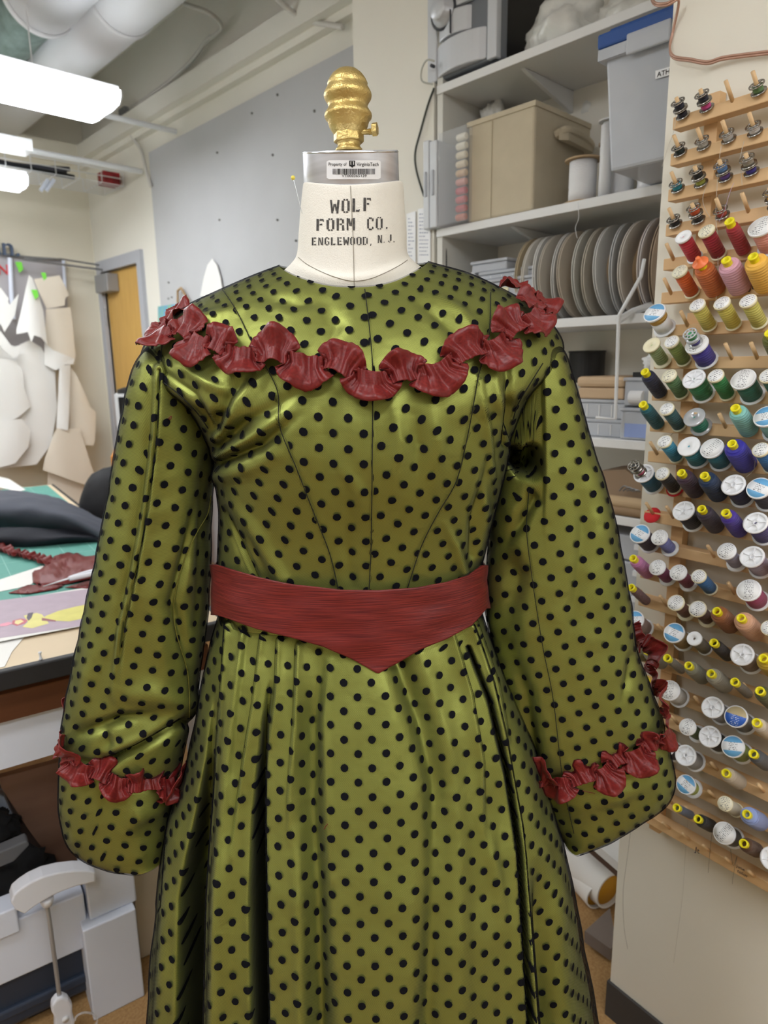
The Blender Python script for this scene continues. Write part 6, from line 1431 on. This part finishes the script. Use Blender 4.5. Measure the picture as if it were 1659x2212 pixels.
SP = [
 (5, 1, ('W',), (206, 42, 62), 'slim red spool with plain white cap'), (5, 2, ('G', 'c'), (166, 22, 46), 'slim crimson spool with cream cap, right of the plain white-capped red one'), (5, 3, ('K', .0092), (166, 38, 48), 'slim dark red cone with yellow tube, the highest yellow one'),
 (5, 4, ('T', 'text'), (240, 168, 158), 'wide salmon pink spool with printed white cap'),
 (6, 1, ('G', 'c'), (236, 106, 36), 'slim bright orange spool with cream cap'), (6, 2, ('K', .0138), (206, 108, 48), 'burnt orange cone with orange plug in its top'), (6, 3, ('K', .0150), (222, 168, 186), 'pale pink cone beside the burnt orange one'), (6, 4, ('K', .0155), (246, 190, 78), 'golden yellow cone beside the pale pink one'),
 (7, 0, ('P',), (216, 172, 76), 'nearly empty white spool with a little gold thread'), (7, 2, ('G', 't'), (226, 214, 104), 'yellow slim spool, leftmost of three alike'), (7, 3, ('G', 't'), (226, 212, 96), 'yellow slim spool, middle of three alike'), (7, 4, ('G', 't'), (216, 208, 104), 'yellow slim spool, rightmost of three alike'),
 (8, 0, ('M', 'n'), (168, 190, 138), 'pale green slim spool with plain white ends'), (8, 1, ('G', 't'), (136, 156, 76), 'moss green slim spool right of the pale green one'), (8, 2, ('T', 'text'), (66, 52, 158), 'violet blue wide spool carrying a clear bobbin'), (8, 5, ('K', .0135), (96, 98, 34), 'olive cone at the picture edge, upper right'),
 (9, 0, ('K', .0112), (28, 32, 62), 'navy cone with yellow tube at a rail end, above the teal cone'), (9, 1, ('G', 'c'), (94, 134, 86), 'sage green slim spool with wide cream foot'), (9, 2, ('S', 7), (40, 132, 80), 'emerald wide spool with spoked white cap'), (9, 3, ('G', 't'), (44, 136, 66), 'grass green slim spool with cream cap'),
 (9, 4, ('T', 'text'), (26, 104, 84), 'dark green wide spool with printed white cap'), (9, 5, ('G', 't'), (22, 92, 70), 'dark green slim spool at the picture edge'),
 (10, 0, ('K', .0102), (24, 96, 108), 'teal cone with yellow tube at a rail end, below the navy cone'), (10, 1, ('G', 't'), (32, 84, 88), 'dark teal slim spool beside the teal cone'), (10, 2, ('C',), (44, 148, 122), 'short sea green spool with grey clear ends'), (10, 4, ('K', .0128), (134, 196, 190), 'pale aqua cone with yellow tube'), (10, 5, ('T', 'blue'), (134, 190, 192), 'pale aqua spool with blue and white cap at the picture edge'),
 (11, 1, ('G', 't'), (62, 160, 196), 'sky blue slim spool with cream-edged cap'), (11, 2, ('T', None), (52, 140, 158), 'teal blue wide spool with blank white cap'), (11, 3, ('T', 'text'), (36, 118, 140), 'peacock wide spool with printed cap, left of the royal blue cone'), (11, 4, ('K', .0155), (50, 44, 158), 'large royal blue cone'), (11, 5, ('G', 't'), (36, 110, 178), 'bright blue slim spool with barcode cap at the picture edge'),
 (12, 0, ('S', 5), (28, 98, 130), 'peacock blue wide spool with a bobbin on its spoked cap'), (12, 1, ('G', 't'), (30, 26, 28), 'black slim spool standing on a red felt disc'), (12, 2, ('K', .0132), (66, 44, 62), 'dark plum cone with yellow tube, left of the dark blue cone'), (12, 3, ('K', .0138), (28, 50, 84), 'dark blue cone with yellow tube beside the plum one'),
 (12, 4, ('S', 5), (26, 30, 70), 'navy wide spool with spoked cap'), (12, 5, ('T', 'blue'), (22, 24, 48), 'midnight spool with blue and white cap at the picture edge'),
 (13, 2, ('S', 5), (20, 20, 38), 'black wide spool with spoked cap beside an empty peg'), (13, 3, ('K', .0128), (60, 50, 66), 'grey purple cone, left of the violet cone'), (13, 4, ('K', .0120), (76, 54, 158), 'violet cone with yellow tube'), (13, 5, ('S', 5), (66, 56, 118), 'purple wide spool with spoked cap'),
 (14, 0, ('T', 'blue'), (58, 50, 66), 'aubergine wide spool with blue and white cap near the sleeve'), (14, 1, ('M', 'w'), (122, 128, 196), 'periwinkle spool with white ends'), (14, 4, ('M', 'w'), (158, 154, 176), 'lilac grey spool with white ends right of a bare peg'), (14, 5, ('S', 5), (158, 148, 168), 'mauve grey wide spool with spoked cap'), (14, 6, ('K', .012), (222, 92, 156), 'hot pink spool just entering at the picture edge'),
 (15, 0, ('K', .0112), (198, 126, 176), 'orchid pink cone beside the sleeve'), (15, 1, ('M', 'w'), (122, 32, 84), 'plum red spool with white ends'), (15, 2, ('M', 'w'), (122, 34, 62), 'burgundy spool with white ends'), (15, 3, ('G', 't'), (40, 106, 166), 'denim blue slim spool beside an empty peg'), (15, 5, ('T', 'text'), (156, 48, 98), 'magenta spool with printed white cap'),
 (16, 0, ('K', .0080), (110, 76, 78), 'slim mauve brown cone touching the sleeve'), (16, 2, ('M', 'c'), (112, 66, 42), 'chestnut spool with cream cap'), (16, 3, ('M', 'c'), (98, 62, 50), 'brown slim spool with chipped cream cap'), (16, 4, ('K', .0138), (150, 94, 56), 'caramel brown cone with yellow tube, left of the peach one'), (16, 5, ('K', .0148), (208, 160, 128), 'peach tan cone beside the caramel one'), (16, 6, ('G', 't'), (190, 170, 150), 'white capped spool at the picture edge beside the peach cone'),
 (17, 0, ('T', 'blue'), (138, 112, 104), 'taupe spool with blue and white cap beside the sleeve'), (17, 2, ('T', 'blue'), (158, 130, 82), 'khaki spool with blue and white cap'), (17, 3, ('W', ), (112, 102, 84), 'grey brown slim spool with white cap'), (17, 4, ('K', .0092), (42, 34, 32), 'black brown cone with yellow tube'), (17, 5, ('S', 5), (130, 112, 96), 'taupe wide spool with spoked cap'), (17, 6, ('K', .0138), (178, 148, 44), 'mustard cone at the picture edge'),
 (18, 0, ('K', .0110), (140, 136, 104), 'olive grey cone half behind the sleeve'), (18, 1, ('K', .0118), (146, 142, 126), 'grey cone, first with its yellow tube clear of the sleeve'), (18, 2, ('K', .0070), (134, 128, 114), 'slim grey cone between two thicker grey cones'), (18, 3, ('K', .0118), (132, 130, 112), 'warm grey cone, third yellow tube along its rail'), (18, 4, ('K', .0128), (152, 148, 132), 'thickest grey cone in the row of grey cones'), (18, 5, ('K', .0070), (126, 118, 104), 'slim grey cone between the thickest grey and the dark olive'), (18, 6, ('K', .0118), (84, 86, 52), 'dark olive cone at the right of the grey row'),
 (19, 1, ('K', .0110), (196, 156, 96), 'tan gold cone just behind the cuff'), (19, 2, ('T', 'text'), (196, 192, 184), 'pale grey spool with barcode printed white cap'), (19, 4, ('S', 5), (146, 146, 150), 'light grey wide spool with spoked cap'), (19, 5, ('T', 'royal'), (98, 94, 90), 'dark grey spool with royal blue and gold label'), (19, 6, ('K', .0105), (206, 192, 172), 'beige cone beside the royal blue label spool'),
 (20, 3, ('M', 'w'), (76, 98, 52), 'forest green spool with white cap'), (20, 4, ('S', 7), (26, 28, 30), 'black wide spool with cream spoked cap'), (20, 5, ('T', 'blue'), (126, 140, 52), 'olive green spool with blue and white cap'), (20, 6, ('K', .0110), (78, 80, 84), 'charcoal cone with yellow tube'),
 (21, 2, ('S', 5), (24, 28, 58), 'navy spool with spoked cap right beside the cuff'), (21, 3, ('S', 5), (152, 152, 150), 'silver grey spool with spoked cap, below the cuff ruffle'), (21, 5, ('K', .0118), (190, 176, 154), 'sand cone standing alone between empty pegs'),
 (22, 3, ('P2',), (196, 208, 84), 'lime thread nearly gone from a blue-capped white spool'), (22, 5, ('G', 'c'), (216, 208, 184), 'ivory slim spool beside the light blue cone'), (22, 6, ('K', .0138), (142, 160, 214), 'light blue cone with yellow tube'),
 (23, 3, ('K', .0070), (104, 116, 140), 'slim dusty blue cone, lowest yellow tube at left'), (23, 4, ('K', .0102), (28, 30, 30), 'black cone on the lowest filled rail'), (23, 5, ('T', 'text'), (50, 48, 38), 'blackish olive spool with printed cap on the lowest filled rail'), (23, 6, ('K', .0112), (88, 60, 42), 'dark brown cone on the lowest filled rail'), (23, 7, ('S', 5), (200, 200, 204), 'clear capped spool at the picture edge on the lowest filled rail'),
]
PROTO[('P2',)] = spool_parts(.0110, .030, whitep, 1.42, lab='blue')
tops = {}
for r, c_, key, col_, lab in SP:
    tops[(r, c_)] = place(key, pegbase(r, c_), su, col_, lab)
# things riding on spools
place(('R',), pegbase(13, 0)+su*.0, su, (200, 30, 40), 'red felt disc on a bare peg at the panel edge', 'felt disc', None, 'felt_disc')
place(('R',), pegbase(12, 1)-su*.0016, su, (200, 30, 40), 'red felt disc under the black slim spool', 'felt disc', None, 'felt_disc')
place(('B', True), pegbase(8, 2, .0425), su, (70, 60, 150), 'clear bobbin of violet thread lying on the violet blue spool', 'bobbin', None, 'bobbin')
place(('B', True), pegbase(8, 2, .0545), su, (60, 150, 90), 'clear bobbin of green thread on top of the violet bobbin', 'bobbin', None, 'bobbin')
place(('B', False), pegbase(12, 0, .0425)-pd*.004, su, (216, 70, 120), 'steel bobbin with pink thread on the peacock blue spool', 'bobbin', None, 'bobbin')
place(('B', False), pegbase(12, 0, .054)-pd*.006, su, (60, 60, 60), 'empty looking steel bobbin topmost on the peacock blue spool', 'bobbin', None, 'bobbin')
pt = pegbase(6, 2, .0585); plug = MB().lathe([(.0108, 0), (.0110, .001), (.0105, .0022), (.0040, .003), (.0034, .010), (.0030, .0115), (.0001, .012)], pt, su, 24).obj('spool_plug', mat('orange_plug', (246, 128, 76), .4), None, True, label='orange plastic plug in the burnt orange cone', cat='plug')
# loose threads on the panel
thm = mat('loose_thread_pale', (196, 190, 178), .8); thd = mat('loose_thread_dark', (120, 112, 100), .8)
LT = [([(1460, 248), (1455, 285), (1442, 320), (1430, 360)], .045, thm, 'pale thread trailing from the leftmost bobbin of the top rail'), ([(1558, 315), (1552, 360), (1548, 420), (1546, 470), (1551, 520), (1550, 600), (1546, 660)], .05, thm, 'long pale thread falling past the red spools'),
      ([(1607, 305), (1598, 345), (1600, 360), (1603, 400)], .045, thm, 'short pale thread under the right white bobbin'), ([(1585, 395), (1575, 420), (1565, 455), (1553, 480)], .05, mat('lilac_thread', (190, 170, 200), .8), 'lilac thread curling down from the light blue bobbin'),
      ([(1527, 395), (1518, 430), (1525, 455), (1535, 470)], .045, thm, 'curled cream thread beside the orange bobbin'), ([(1460, 930), (1440, 950), (1412, 985)], .03, thd, 'dark thread hanging near the end of a teal spool'),
      ([(1365, 1765), (1358, 1830), (1352, 1875), (1346, 1930), (1348, 2000), (1356, 2050)], .004, thd, 'wavy grey thread hanging down the panel below the lowest rail at left'), ([(1487, 1760), (1480, 1850), (1475, 1930), (1465, 2010), (1455, 2080)], .004, thm, 'faint long thread down the lower panel'),
      ([(1538, 1800), (1533, 1845), (1530, 1885)], .045, thd, 'short dark thread over the lowest rail'), ([(1578, 1835), (1584, 1870), (1592, 1850), (1584, 1890), (1582, 1910)], .045, thd, 'tangled dark thread below the blackish olive spool'), ([(1631, 995), (1628, 1015), (1612, 1030)], .05, thm, 'white thread end looping under the royal blue cone')]
for pts, off, m_, lab in LT:
    MB().tube(catmull([hitp(x, y, off) for x, y in pts], 50), .00028, 5).obj('loose_thread', m_, label=lab, cat='thread')
# copper speaker cable round the panel edge
cop = mat('copper_speaker_cable', (178, 140, 122), .35, metal=.3, var=.08)
cc = catmull([hitp(1400, -30, -.02), hitp(1412, 8, .02), hitp(1440, 12, .03), hitp(1466, 2, .02), hitp(1456, 60, .004), hitp(1447, 105, .006), hitp(1456, 126, .012), hitp(1490, 132, .015), hitp(1528, 138, .012), hitp(1560, 129, .010), hitp(1610, 122, .008), hitp(1690, 113, .008)], 120)
MB().tube(cc, .0017, 8).tube(cc+zv*.0030+pn*.0005, .0017, 8).obj('speaker_cable', cop, None, True, label='copper coloured twin cable bent around the top of the panel', cat='cable')
